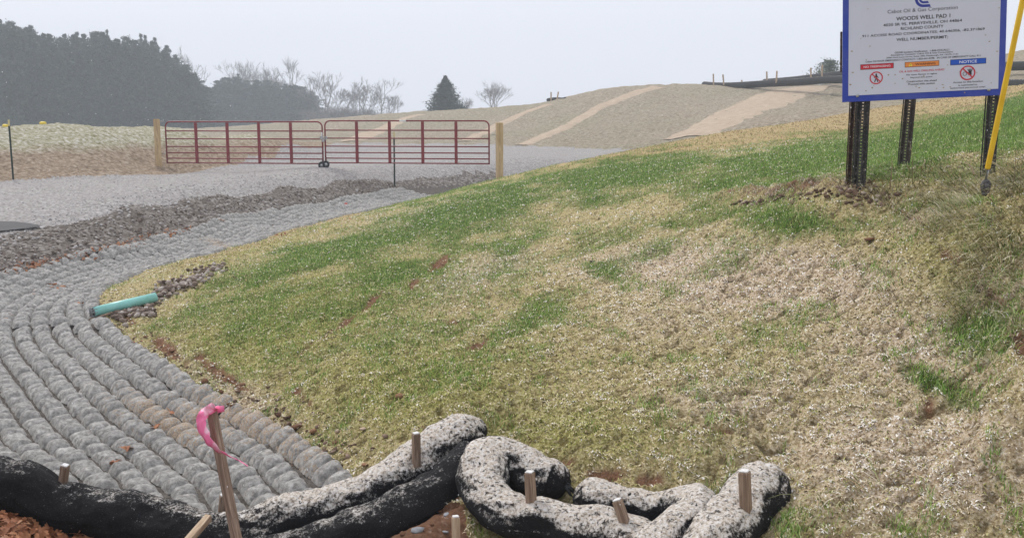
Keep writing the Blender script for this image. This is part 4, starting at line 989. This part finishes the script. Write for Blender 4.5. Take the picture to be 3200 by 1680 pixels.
# ------------------------------------------------------------------ sign
def plainmat(name, c, rough=.45): return simple(name, c, tuple(min(1, x*1.08+.004) for x in c), 7, rough, .4, .05, .001)
BL, BRt = Vector(P(2632, 320, 8.05)), Vector(P(3139, 297, 7.74))
xa = (BRt-BL); SWd = xa.length; xa.normalize(); za = Vector((0, 0, 1)); za = (za-xa*za.dot(xa)).normalized(); ya = za.cross(xa)
Mx = Matrix((xa, ya, za)).transposed().to_4x4()
sg = empty('site_sign', BL); sg.rotation_mode = 'QUATERNION'; sg.rotation_quaternion = Mx.to_quaternion()
tag(sg, 'large white well pad sign with blue border on dark perforated posts', 'sign')
SH = 1.18
def sgn_xy(px, py):             # photo pixel -> board coordinates
    o_ = Vector((0, 0, ZC)); r_ = Vector(ray(px, py)); k = (BL-o_).dot(ya)/r_.dot(ya); q_ = o_+r_*k-BL
    return q_.dot(xa), q_.dot(za)
def mat_board(name, c):
    m = M(name, .45, .4); n1 = m.noise(3, 4, .6, vec=m.co()); n2 = m.noise(38, 3, .6, .6, vec=m.co())
    cc_ = m.mix(m.math('MULTIPLY', m.step(n1, .4, .7), .12), c, (.45, .42, .38)); cc_ = m.mix(m.math('MULTIPLY', m.step(n2, .70, .73), .6), cc_, (.4, .33, .22)); m.color(cc_); return m.m
MBlue = mat_board("blue_border", (.012, .045, .37)); MWh = mat_board("white_sign_face", (.62, .65, .74))
MB().box((SWd/2, .006, SH/2), (SWd, .012, SH), bev=.002).build('board', MBlue, sg)
x0, z0 = sgn_xy(2650, 299); x1, z1 = sgn_xy(3126, 279)
x0 = .046; x1 = SWd-.046; z0 = .05; z1 = SH-.05
MB().box(((x0+x1)/2, -.0015, (z0+z1)/2), (x1-x0, .003, z1-z0)).build('face_panel', MWh, sg)
MBlack = plainmat("black_vinyl", (.012, .012, .015)); MRedV = plainmat("red_vinyl_sign", (.55, .02, .04)); MOr = plainmat("orange_vinyl", (.75, .25, .05)); MBl2 = plainmat("blue_vinyl", (.01, .09, .5)); MWt = plainmat("white_vinyl", (.75, .78, .84)); MYe = plainmat("yellow_vinyl", (.85, .7, .05)); MNavy = plainmat("navy_vinyl", (.02, .035, .28))
def text(s, xc, zc, width, height, mat, parent, yy_=-.0045, name='lettering', bold=0.0, shear=0):
    cu_ = bpy.data.curves.new('t', 'FONT'); cu_.body = s; cu_.size = 1; cu_.align_x = 'CENTER'; cu_.align_y = 'CENTER'; cu_.extrude = .0; cu_.offset = bold; cu_.shear = shear; cu_.resolution_u = 3
    o_ = bpy.data.objects.new('t', cu_); S.collection.objects.link(o_); dg = bpy.context.evaluated_depsgraph_get(); me = bpy.data.meshes.new_from_object(o_.evaluated_get(dg)); bpy.data.objects.remove(o_)
    V = np.empty(len(me.vertices)*3); me.vertices.foreach_get('co', V); V = V.reshape(-1, 3); a, b_ = V.min(0), V.max(0)
    V2 = np.stack([(V[:, 0]-(a[0]+b_[0])/2)/(b_[0]-a[0])*width, np.zeros(len(V)), (V[:, 1]-(a[1]+b_[1])/2)/(b_[1]-a[1])*height], 1)
    me.vertices.foreach_set('co', V2.ravel()); me.update(); o2 = link(name, me, mat, parent); o2.location = (xc, yy_, zc); return o2
def line(s, pl, pr, h, mat=None, bold=.0, parent=None, yy_=-.0045, shear=0):
    (ax, az_), (bx, bz_) = sgn_xy(*pl), sgn_xy(*pr); return text(s, (ax+bx)/2, (az_+bz_)/2, bx-ax, h, mat or MBlack, parent or sg, yy_, bold=bold)
k1 = 1/2.1125
Zm = lambda x, y: (2560+x*k1, y*k1)      # from my enlargement of the sign
line("Cabot Oil & Gas Corporation", Zm(451, 84), Zm(914, 52), .036, bold=-.004)
line("WOODS WELL PAD 1", Zm(508, 126), Zm(865, 104), .029, bold=.014)
line("4020 SR 95, PERRYSVILLE, OH 44864", Zm(423, 170), Zm(942, 136), .0245, bold=.008)
line("RICHLAND COUNTY", Zm(538, 190), Zm(820, 175), .022, bold=.008)
line("911 ACCESS ROAD COORDINATES: 40.646306, -82.371869", Zm(284, 244), Zm(1092, 190), .0215, bold=.008)
line("WELL NUMBER/PERMIT:", Zm(509, 264), Zm(850, 244), .0225, bold=.01)
line("ODNR Incident Notification:  1-844-OHCALL1", Zm(498, 350), Zm(857, 328), .014, bold=.01)
line("Emergency Contacts: Cabot Oil & Gas Corporation", Zm(474, 369), Zm(882, 342), .015, bold=.01)
line("2000 Park Lane Drive, Suite 300, Pittsburgh, PA 15275-1121", Zm(443, 386), Zm(916, 357), .014, bold=.01)
line("Cabot 24 HOUR EMERGENCY CONTACT: 1-855-641-8398   IN CASE OF EMERGENCY CALL 911", Zm(306, 410), Zm(1064, 366), .014, bold=.01)
def panel(a, b_, mat, name):     # lower left, upper right in enlargement pixels
    (ax, az_), (bx, bz_) = sgn_xy(*Zm(*a)), sgn_xy(*Zm(*b_)); r_ = empty(name, ((ax+bx)/2, -.003, (az_+bz_)/2)); r_.parent = sg
    MB().box((0, -.0006, 0), (bx-ax+.006, .0012, bz_-az_+.006)).build('edge', MBlack, r_); MB().box((0, -.0018, 0), (bx-ax, .0012, bz_-az_)).build('plate', mat, r_)
    return r_, bx-ax, bz_-az_
r_, w_, h_ = panel((274, 460), (489, 418), MRedV, 'warning_panel'); text("NO TRESPASSING", 0, 0, w_*.82, h_*.42, MWt, r_, -.0035, bold=.01)
r_, w_, h_ = panel((567, 444), (789, 402), MOr, 'warning_panel'); text("WARNING", w_*.1, 0, w_*.6, h_*.5, plainmat("dark_brown_vinyl", (.06, .015, .01)), r_, -.0035, bold=.01)
mb = MB(); s_ = h_*.38; cx0 = -w_*.34; mb.add([(cx0-s_, -.0032, -s_*.9), (cx0+s_, -.0032, -s_*.9), (cx0, -.0032, s_)], [(0, 1, 2)]); mb.build('triangle', MYe, r_)
mb = MB(); mb.box((cx0, -.004, 0), (s_*.22, .001, s_*.8)); mb.box((cx0, -.004, -s_*.68), (s_*.22, .001, s_*.22)); mb.build('exclamation_mark', MBlack, r_)
r_, w_, h_ = panel((867, 430), (1099, 385), MBl2, 'warning_panel'); text("NOTICE", 0, 0, w_*.5, h_*.56, MWt, r_, -.0035, bold=.012)
line("OIL & GAS WELL DRILLING AHEAD", Zm(528, 475), Zm(826, 458), .015, MRedV, .01)
line("No open flames or lights", Zm(574, 497), Zm(777, 486), .014, bold=.01); line("beyond this point", Zm(602, 514), Zm(747, 507), .014, bold=.01)
line("Construction site ahead", Zm(576, 540), Zm(775, 529), .014, bold=.01); line("Proceed with caution", Zm(588, 557), Zm(763, 549), .014, bold=.01)
line("Access to this location", Zm(883, 546), Zm(1080, 535), .013, bold=.01); line("is restricted to", Zm(918, 564), Zm(1042, 557), .013, bold=.01); line("authorized personnel only!", Zm(865, 585), Zm(1096, 573), .014, bold=.01)
def ring(cx, cy, rp, kind):
    (ax, az_) = sgn_xy(*Zm(cx, cy)); r = rp*k1/F*7.95; rt = empty('prohibition_symbol', (ax, -.0035, az_)); rt.parent = sg; n = 32; V = []
    for i in range(n):
        a = 2*math.pi*i/n
        for q in (r, r*.82): V.append((math.cos(a)*q, -.0012, math.sin(a)*q))
    mb = MB(); mb.add(V, [(2*i, 2*((i+1) % n), 2*((i+1) % n)+1, 2*i+1) for i in range(n)])
    mb.box((0, -.0016, 0), (r*1.75, .0006, r*.17), Matrix.Rotation(math.radians(45), 3, 'Y')); mb.build('ring', MRedV, rt)
    mb = MB(); R2 = lambda a: Matrix.Rotation(math.radians(a), 3, 'Y')
    if kind == 'walk':
        mb.add([(math.cos(a)*r*.13+.0, -.0005, r*.55+math.sin(a)*r*.13) for a in np.linspace(0, 2*math.pi, 10, endpoint=False)], [tuple(range(10))])
        mb.box((0, -.0004, r*.16), (r*.24, .0004, r*.55), bev=0); mb.box((-r*.14, -.0006, -r*.35), (r*.14, .0004, r*.65), R2(18)); mb.box((r*.14, -.0008, -r*.35), (r*.14, .0004, r*.65), R2(-20)); mb.box((r*.2, -.001, r*.15), (r*.1, .0004, r*.4), R2(-35)); mb.box((-r*.2, -.0011, r*.15), (r*.1, .0004, r*.4), R2(35))
    else:
        mb.box((r*.3, -.0004, -r*.1), (r*.42, .0004, r*.45))
        for j, a in enumerate((-28, -10, 6, 22)): mb.box((r*(.12+.13*j), -.0006-.0001*j, r*.3), (r*.1, .0003, r*.5), R2(a))
        mb.box((r*.0, -.0011, -r*.05), (r*.12, .0003, r*.35), R2(-60))
        n2_ = len(mb.v)
    mb.build('pictogram', MBlack, rt)
    if kind != 'walk':
        mb = MB(); mb.tube([(-r*.35+math.cos(a)*r*.24, -.0008, -r*.1+math.sin(a)*r*.24) for a in np.linspace(0, 2*math.pi, 15)], r*.035, 4, False); mb.build('outline', MBlack, rt)
ring(376, 515, 41, 'walk'); ring(979, 482, 46, 'hand')
# logo: two nested hooked bands, cut by the picture top
cx_l, cz_l = sgn_xy(*Zm(690, -6))
lg = empty('logo', (cx_l, -.0035, cz_l)); lg.parent = sg
def band(r0, r1_, tail, nm):
    V = []; n = 22
    for i in range(n):
        a = math.radians(85+i/(n-1)*185); V += [(math.cos(a)*r0, 0, math.sin(a)*r0), (math.cos(a)*r1_, 0, math.sin(a)*r1_)]
    V += [(tail*1.0, 0, -r0), (tail*.84, 0, -r1_)]; n += 1
    Fs = [(2*i, 2*i+1, 2*i+3, 2*i+2) for i in range(n-1)]; mb = MB(); mb.add(V, Fs); return mb.build(nm, MNavy, lg)
band(.064, .043, .052, 'logo_band'); band(.035, .019, .038, 'logo_band')
for (bx_, bz_) in (sgn_xy(*Zm(252, 632)), sgn_xy(*Zm(1119, 592))):
    MB().tube([(bx_, -.001, bz_), (bx_, -.008, bz_)], .013, 12).build('bolt', MST, sg, True)
# mulch splashes on the face
mb = MB()
for (a, b_) in ((320,60),(1098,232),(335,306),(215,340),(310,395),(1185,55),(220,480),(205,560),(308,600),(360,565),(455,495),(500,495),(550,520),(430,440),(500,552),(660,580),(775,585),(820,578),(815,560),(960,612),(1135,548),(930,475),(845,430),(290,460),(640,570),(725,430),(1122,275),(865,575),(1040,480),(350,580),(690,500),(1175,340),(610,540),(275,255)):
    x_, z_ = sgn_xy(*Zm(a, b_)); s_ = random.uniform(.004, .010)
    pts = [(x_+math.cos(t)*s_*random.uniform(.4, 1.2), -.0046, z_+math.sin(t)*s_*random.uniform(.3, .8)) for t in np.linspace(0, 2*math.pi, 7, endpoint=False)]
    mb.add(pts, [tuple(range(7))])
mb.build('mulch_splashes', simple("dried_mulch", (.3, .22, .13), (.5, .42, .3), 60, .9, .1, .2, .001), sg)
# posts
def mat_post(name, a, b_):
    m = M(name, .6, .3); n1 = m.noise(40, 5, .7, 1, vec=m.co()); n2 = m.noise(12, 4, .6, vec=m.co())
    c_ = m.mix(m.step(n2, .4, .65), a, b_); c_ = m.mix(m.math('MULTIPLY', m.step(n1, .57, .66), .8), c_, (.42, .37, .31)); m.color(c_); m.bump(n1, .4, .003); return m.m
MPB = mat_post("black_steel_channel", (.014, .015, .016), (.06, .056, .052)); MPR = mat_post("rusty_steel_channel", (.03, .012, .008), (.09, .04, .025)); MPG = mat_post("grey_brown_channel", (.05, .038, .032), (.1, .085, .075))
MHole = simple("pale_hole", (.5, .48, .44), (.6, .58, .54), 30, .8, .1, .1, .001)
def upost(pxb, pyb, d, top, wd, mat, name_label, holes=True, lean=0., dt=0.):
    b_ = Vector(P(pxb, pyb, d)); b_.z = float(hz(b_.x, b_.y))-.15; t_ = Vector((b_.x+lean, b_.y+dt, top)); L = (t_-b_).length
    r_ = empty('post', (0, 0, 0)); r_.parent = sg; loc = Mx.inverted() @ (b_-BL)
    dirl = (Mx.to_3x3().inverted() @ (t_-b_)).normalized(); r_.location = loc; r_.rotation_mode = 'QUATERNION'; r_.rotation_quaternion = Vector((0, 0, 1)).rotation_difference(dirl) 
    # U channel: web with a row of holes, flanges and lips
    mb = MB(); z = 0; wb = wd*.36; s0 = .0254; hw = .0045
    mb.box((-(wb/2+hw)/2-hw/2+.0, 0, L/2), (wb/2-hw, .005, L)); mb.box(((wb/2+hw)/2+hw/2, 0, L/2), (wb/2-hw, .005, L))
    zz_ = 0.0
    while zz_ < L-.03:
        mb.box((0, 0, zz_+.0085), (2*hw+.003, .0046, .017)); zz_ += s0
    for sx in (-1, 1):
        mb.box((sx*(wb/2+.013), .016, L/2), (.005, .04, L), Matrix.Rotation(sx*.75, 3, 'Z')); mb.box((sx*(wb/2+.013+.014+.006), .032, L/2), (max(wd/2-wb/2-.024, .01), .005, L))
    mb.build('channel', mat, r_)
    if name_label: r_['label'] = name_label
    return r_
upost(2684, 575, 8.16, 2.05, .104, MPB, None)
upost(2662, 577, 8.32, 2.05, .075, MPR, 'rust brown post behind the left one', lean=0)
upost(2820, 562, 8.75, 2.2, .085, MPG, 'grey brown middle post set farther back', dt=-.1)
upost(3088, 545, 7.88, 2.05, .1, MPB, None)
MB().box((-.008, .04, .40), (.016, .03, .32), bev=.003).build('rear_bracket', MPR, sg)

# ------------------------------------------------------------------ guy wire with yellow guard
gw = empty('guy_wire', tuple(hit(3078, 640, 5.5))); tag(gw, 'steel guy wire with bright yellow tubular guard slanting past the sign', 'guy wire')
g0 = Vector(gw.location)
def W2(px, py, d): return Vector(P(px, py, d))-g0
ga, gb = W2(3086, 528, 6.98), W2(3192, 20, 6.78); gdir = (gb-ga).normalized(); top_ = ga+gdir*2.45
MB().tube([ga, ga+gdir*.01, ga+gdir*1.2, top_], [.016, .0185, .0185, .0185], 18).build('yellow_guard', simple("yellow_guard_plastic", (.78, .47, .015), (.85, .56, .03), 8, .35, .5, .1, .002), gw, True)
mb = MB(); mb.tube([ga-gdir*.09, top_+gdir*4.5], .006, 8); mb.tube([ga-gdir*.08+Vector((.008, 0, 0)), ga+Vector((.008, 0, 0))], .005, 6); mb.build('steel_strand', MST, gw, True)
e0 = W2(3080, 585, 7.0); Mgal = simple("weathered_anchor_steel", (.06, .055, .055), (.16, .15, .15), 40, .6, .4, .4, .003, .4)
mb = MB(); mb.tube([e0+Vector((math.cos(t)*.024*(1+.25*math.sin(t)), 0, math.sin(t)*.045)) for t in np.linspace(0, 2*math.pi, 17)], .014, 8, False)
mb.tube([e0+Vector((0, -.012, -.03)), e0+Vector((0, -.012, .035))], .016, 8)
mb.tube([e0+Vector((0, 0, -.035)), e0+Vector((0, 0, -.06))], [.026, .018], 10); mb.build('anchor_eye', Mgal, gw, True)
MB().tube([e0+Vector((0, 0, -.05)), W2(3076, 640, 7.0), W2(3075, 640, 7.0)+Vector((0, 0, -.2))], [.013, .012, .012], 10).build('anchor_rod', Mgal, gw, True)
# stray stalks
MStk = simple("dry_stalk", (.14, .10, .05), (.3, .24, .14), 30, .8, .1, .2, .002); MPale = simple("pale_straw", (.6, .5, .36), (.75, .66, .5), 30, .8, .1, .2, .002)
stalks = [((3045,545),(3015,505),7.3,.006,MWL,'short brown splinter of wood leaning beside the right sign post'),((3092,500),(3165,560),7.0,.003,MPale,'long pale straw crossing behind the yellow guard'),((2782,560),(2786,490),7.9,.004,MStk,'thin dark stalk left of the middle sign post'),((2853,560),(2843,445),8.0,.003,MStk,'tall thin stalk right of the middle sign post'),
          ((2890,500),(2883,520),8.0,.006,MPale,'tiny pale leaf in the green grass behind the sign'),((3160,600),(3175,470),6.8,.003,MStk,'dry upright stalk at the right edge'),((3185,620),(3190,480),6.6,.003,MStk,'second dry stalk closest to the right edge'),((3105,500),(3145,493),7.2,.004,MStk,'dark twig sticking out right of the yellow guard')]
for a, b_, d, r_, mt, lab in stalks:
    p0, p1 = Vector(P(*a, d)), Vector(P(*b_, d+.1)); md = (p0+p1)/2+Vector((.01, 0, .01))
    if a[1] > 555: p0.z -= .08
    tag(MB().tube([p0, md, p1], [r_, r_*.8, r_*.5], 6).build('dry_stalk', mt, None, True), lab, 'stalk')

# ------------------------------------------------------------------ trees
def mat_foliage(name, c0, c1, c2):
    m = M(name, .9, .1); m.color(m.ramp(m.attr('r'), [(0, c0), (.6, c1), (1, c2)])); return m.m
MPine = mat_foliage("pine_needles", (.016, .026, .018), (.045, .065, .04), (.12, .145, .09)); MSpr = mat_foliage("spruce_needles", (.01, .022, .014), (.028, .05, .03), (.07, .1, .06))
MBark = simple("grey_bark", (.05, .042, .036), (.12, .1, .085), 2, .9, .1, .4, .03); MTwig = simple("bare_twigs", (.14, .12, .11), (.26, .23, .21), 1, .9, .1, .1, .01)  # twig colour lightened, with some distance haze put into it
def tufts(pts, rad, dens, rg, size, seed):
    n = len(pts)*dens; rr = np.random.default_rng(seed); c = np.repeat(np.array(pts), dens, 0)+rr.normal(0, 1, (n, 3))*np.repeat(np.array(rad), dens)[:, None]
    a = rr.normal(0, 1, (n, 3)); b_ = rr.normal(0, 1, (n, 3)); s = rr.uniform(*size, n)[:, None]
    a /= np.linalg.norm(a, axis=1)[:, None]; b_ /= np.linalg.norm(b_, axis=1)[:, None]
    V = np.stack([c+a*s, c-a*s*.5+b_*s*.45, c-a*s*.5-b_*s*.45], 1).reshape(-1, 3)
    r = np.clip(np.repeat(rr.uniform(0, 1, n)*.6+.4*np.repeat(rr.random(len(pts)), dens), 3), 0, 1)
    return V, np.arange(n*3).reshape(-1, 3), r
def pine_meshes(seed, H=16., spread=3.0, conic=.5, droop=.0, lv=22, nb=7, dens=9, size=(.2, .45), jit=.35):
    r = random.Random(seed); pts = []; rad = []
    tb = MB(); tb.tube([(0, 0, 0), (r.uniform(-.2, .2), r.uniform(-.2, .2), H*.5), (0, 0, H*.97)], [H*.014, H*.010, H*.002], 7)
    for l in range(lv):
        t = (l+.5)/lv; z = H*(.05+.95*t)
        env = spread*((1-t)**conic)*(1 if t < .93 else .8)*(1+r.uniform(-jit, jit))
        for b_ in range(nb):
            a = r.uniform(0, 6.283); L = env*r.uniform(.55, 1.12)
            m_ = max(2, int(L/.55))
            for k in range(m_):
                q = (k+1)/m_; pts.append((math.cos(a)*L*q, math.sin(a)*L*q, z+L*q*(.25-droop)*r.uniform(.6, 1.2))); rad.append(min(.22+.12*(1-q), L*.3+.03))
            tb.tube([(0, 0, z-.1), (math.cos(a)*L*.8, math.sin(a)*L*.8, z+L*.8*(.25-droop)-.1)], [.05, .015], 3, False)
    V, Fq, rr = tufts(pts, rad, dens, None, size, seed)
    me = mesh_np('crown', V, Fq, {'r': rr}, smooth=False)
    me2 = bpy.data.meshes.new('trunk'); me2.from_pydata(tb.v, [], tb.f); return me2, me
def make_tree(name, tm, cm, mt, mc, loc, rz, sc, label, group, cat='tree'):
    root = empty(name, loc, (0, 0, rz)); root.scale = sc if isinstance(sc, tuple) else (sc,)*3
    for nm, me, mat in (('trunk', tm, mt), ('crown', cm, mc)):
        if not me.materials: me.materials.append(mat)
        o_ = bpy.data.objects.new(nm, me); S.collection.objects.link(o_); o_.parent = root
    return tag(root, label, cat, group)
PM = [pine_meshes(100+i, 16, random.uniform(2.8, 3.7), [.4, .8, .35, .6, .9, .5][i], jit=.65) for i in range(6)]
sky_l = [(-400,50),(-200,70),(0,66),(60,72),(100,100),(135,78),(170,110),(205,95),(245,120),(290,100),(340,108),(380,125),(430,118),(480,132),(520,140),(560,172),(595,235),(640,262),(700,248),(760,238),(820,255),(900,258),(960,268),(990,300),(1005,345)]
def skyline(px): return np.interp(px, [a for a, _ in sky_l], [b_ for _, b_ in sky_l])
for row in range(3):
    px = -420+row*13
    while px < 985:
        far_ = px > 618
        d = (150 if not far_ else 190)+row*9+random.uniform(-3, 3)+max(0, px)*.03
        wpx = 4.0/d*F
        top = float(max(skyline(px), .6*skyline(px)+.4*skyline(px+wpx*.3)))+random.choice([-18, -6, 0, 6, 16, 28])*(1 if not far_ else .6)+(12 if row == 0 else 0)
        q = P(px, top, d); H = q[2]+1.6
        w = .95+random.uniform(-.1, .25); s_ = H/16*1.0
        make_tree('pine_tree', *PM[random.randrange(6)], MBark, MPine, (q[0], d, -1.6), random.uniform(0, 6.28), (w*(1 if not far_ else 1.15), w*(1 if not far_ else 1.15), s_),
                  'tall dark pine in the dense wood behind the berm' if not far_ else 'lower hazy pine at the far right end of the wood', 'tall pines of the near wood' if not far_ else 'lower pines at the right end of the wood')
        px += random.uniform(26, 40)*(1 if not far_ else .9)
# spruce
SM = pine_meshes(200, 7.0, 2.9, 1.15, .42, lv=34, nb=15, dens=12, size=(.09, .26), jit=.16)
q = P(1393, 352, 128); tp = P(1391, 238, 128)
sp_h = tp[2]-(q[2]-1.2)
make_tree('spruce_tree', *SM, MBark, MSpr, (q[0], 128, q[2]-1.2), 1., (1.25, 1.25, sp_h/7.0), 'single dark conical spruce standing behind the slope right of the gate centre', None)
# small evergreen shrub behind the far sock
SB = pine_meshes(210, 2.0, 1.5, .4, .0, lv=8, nb=9, dens=14, size=(.06, .17), jit=.5)
q = P(2590, 245, 84); make_tree('evergreen_shrub', *SB, MBark, mat_foliage("grey_green_needles", (.05, .07, .05), (.12, .15, .1), (.22, .25, .18)), (q[0], 84, q[2]-.3), .5, (1.0, 1.0, .85), 'small grey green bush on the skyline left of the sign', None, 'shrub')
# bare trees
def bare_meshes(seed, H=12., spread=.5, levels=6, trunks=1, lean=0, first=.3, minr=.022, upb=.35):
    r = random.Random(seed); tb = MB(); cb = MB()
    def grow(p, d, L, rad, lev):
        n = 3; pts = [p]; q = p.copy(); dd = d.copy()
        for i in range(n):
            dd = (dd+Vector((r.gauss(0, .13), r.gauss(0, .13), r.gauss(0, .08)+.03))).normalized(); q = q+dd*(L/n); pts.append(q.copy())
        rs = [rad*(1-.35*i/n) for i in range(n+1)]
        (tb if lev == 0 else cb).tube(pts, rs, 6 if lev == 0 else (4 if lev < 3 else 3), False)
        if lev >= levels: return
        k = r.choice([2, 3, 3]) if lev < levels-1 else r.choice([2, 3, 4])
        for i in range(k):
            f = r.uniform(.55, 1) if i else 1; o_ = pts[0].lerp(pts[-1], f) if f < 1 else pts[-1]
            sp = spread*r.uniform(.6, 1.35)*(1 if i else .45); a = r.uniform(0, 6.283)
            perp = dd.orthogonal().normalized(); perp.rotate(Matrix.Rotation(a, 3, dd)); nd = (dd*math.cos(sp)+perp*math.sin(sp)+Vector((0, 0, upb*.3))).normalized()
            grow(o_, nd, L*r.uniform(.62, .86), max(rad*(.68 if i == 0 else .5), minr), lev+1)
    for t in range(trunks):
        d0 = Vector((lean+(r.uniform(-.5, .5) if trunks > 1 else 0), r.uniform(-.1, .1) if trunks == 1 else r.uniform(-.4, .4), 1)).normalized()
        grow(Vector((r.uniform(-.4, .4)*(trunks > 1), 0, 0)), d0, H*first, H*.016*(1 if trunks == 1 else .6), 0)
    out = []
    V = np.array(cb.v+tb.v); mz = V[:, 2].max()
    for nm, mb in (('trunk', tb), ('crown', cb)):
        me = bpy.data.meshes.new(nm); me.from_pydata([(a*H/mz, b_*H/mz, c_*H/mz) for a, b_, c_ in mb.v], [], mb.f); out.append(me)
    return out
BM = [bare_meshes(300+i, 12, .5, 6, 1, 0, .3) for i in range(4)]+[bare_meshes(310, 12, .55, 6, 1, .45, .28), bare_meshes(320, 12, .42, 5, 7, 0, .3, .022, .4), bare_meshes(323, 12, .5, 6, 1, -.15, .22)]
bt = [(630,140,262,0,250,'bare tree with forked crown rising where the tall pines end',1.0),(690,180,262,4,255,'bare leaning tree right of the forked one above the pines',1.3),(740,185,262,1,265,'bare tree above the low pines, third from the left',1.0),(790,205,262,2,270,'small bare tree above the low pines, fourth from the left',1.0),(825,195,262,3,270,'slender bare tree above the low pines, fifth from the left',.9),(870,190,262,0,268,'slender bare tree left of the broad crowned one',.9),(925,172,262,1,262,'broad bare tree rising above the right part of the low pines',1.2),
      (1000,215,372,2,212,'bare tree at the right end of the pine wood',1.1),(1035,228,370,6,205,'twisted bare tree second right of the pine wood',1.2),(1075,235,368,0,205,'bare tree third right of the pine wood',1.15),(1110,250,366,3,208,'bare tree in the middle of the right hand clump',1.1),(1145,245,364,6,205,'crooked bare tree near the end of the clump',1.1),(1185,240,362,1,200,'bare tree with wide crown at the right end of the clump',1.35),(1210,290,360,4,200,'low bare tree leaning right at the end of the clump',1.1),
      (1545,250,345,5,150,'wide bare multi stemmed tree right of the spruce',1.25),(1462,300,352,5,165,'faint small bare tree just right of the spruce',.7)]
for px, top, bot, k, d, lab, ws in bt:
    q = P(px, top, d); zb_ = -1.8 if d > 175 else P(px, bot+12, d)[2]; H = q[2]-zb_
    make_tree('bare_tree', *BM[k], MTwig, MTwig, (q[0], d, zb_), random.uniform(0, 6.28) if k not in (4, 6) else random.uniform(-.3, .3), (H/12*ws, H/12*ws, H/12), lab, 'bare leafless trees on the skyline')
# undergrowth at the foot of the clump
for i, (px, top) in enumerate([(1000,330),(1030,325),(1060,335),(1090,328),(1120,335),(1150,330),(1015,340),(1075,320),(1180,342)]):
    q = P(px, top, 200+i); H = q[2]+1.8
    make_tree('leafless_bush', *BM[5], MTwig, MTwig, (q[0], 200+i, -1.8), random.uniform(0, 6.28), (H/12*1.8, H/12*1.8, H/12), 'leafless grey bush under the bare trees right of the wood', 'leafless bushes under the bare clump', 'bush')

# ------------------------------------------------------------------ falling snow and haze
bmx = __import__('bmesh').new(); __import__('bmesh').ops.create_icosphere(bmx, subdivisions=1, radius=1)
IV = np.array([v.co[:] for v in bmx.verts]); IF = np.array([[v.index for v in f.verts] for f in bmx.faces]); bmx.free()
n = 900; d = np.exp(RNG.uniform(math.log(2.5), math.log(22), n)); px = RNG.uniform(-300, 3500, n); py = RNG.uniform(-100, 1650, n)
pts = np.array([P(a, b_, c_) for a, b_, c_ in zip(px, py, d)]); k = (pts[:, 2] > hz(pts[:, 0], pts[:, 1])+.02) & ~((py < 330) & (px > 420)) & ~(py < 90); pts = pts[k]
rad = RNG.uniform(.0008, .0022, len(pts))*np.sqrt(pts[:, 1]/4)
V = (IV[None]*rad[:, None, None]*np.array([1, 1, 1.5])+pts[:, None]).reshape(-1, 3); Fq = (IF[None]+(np.arange(len(pts))*len(IV))[:, None, None]).reshape(-1, 3)
msn = M("snowflake", .9, .1); msn.color((.85, .87, .9))
tag(link('falling_snow', mesh_np('falling_snow', V, Fq), msn.m), 'fine light snowflakes drifting in the air', 'snow', kind='stuff')
hb = MB().box((0, 160, 12.0), (900, 330, 36.0)).build('haze', None)
mh = bpy.data.materials.new("haze"); mh.use_nodes = True; t_ = mh.node_tree; t_.nodes.remove(t_.nodes['Principled BSDF'])
pv = t_.nodes.new('ShaderNodeVolumePrincipled'); pv.inputs['Color'].default_value = (.84, .92, 1, 1); pv.inputs['Density'].default_value = .0019
t_.links.new(pv.outputs[0], t_.nodes['Material Output'].inputs['Volume']); hb.data.materials.append(mh)
tag(hb, 'thin pale winter haze softening the far wood', 'haze', kind='stuff')
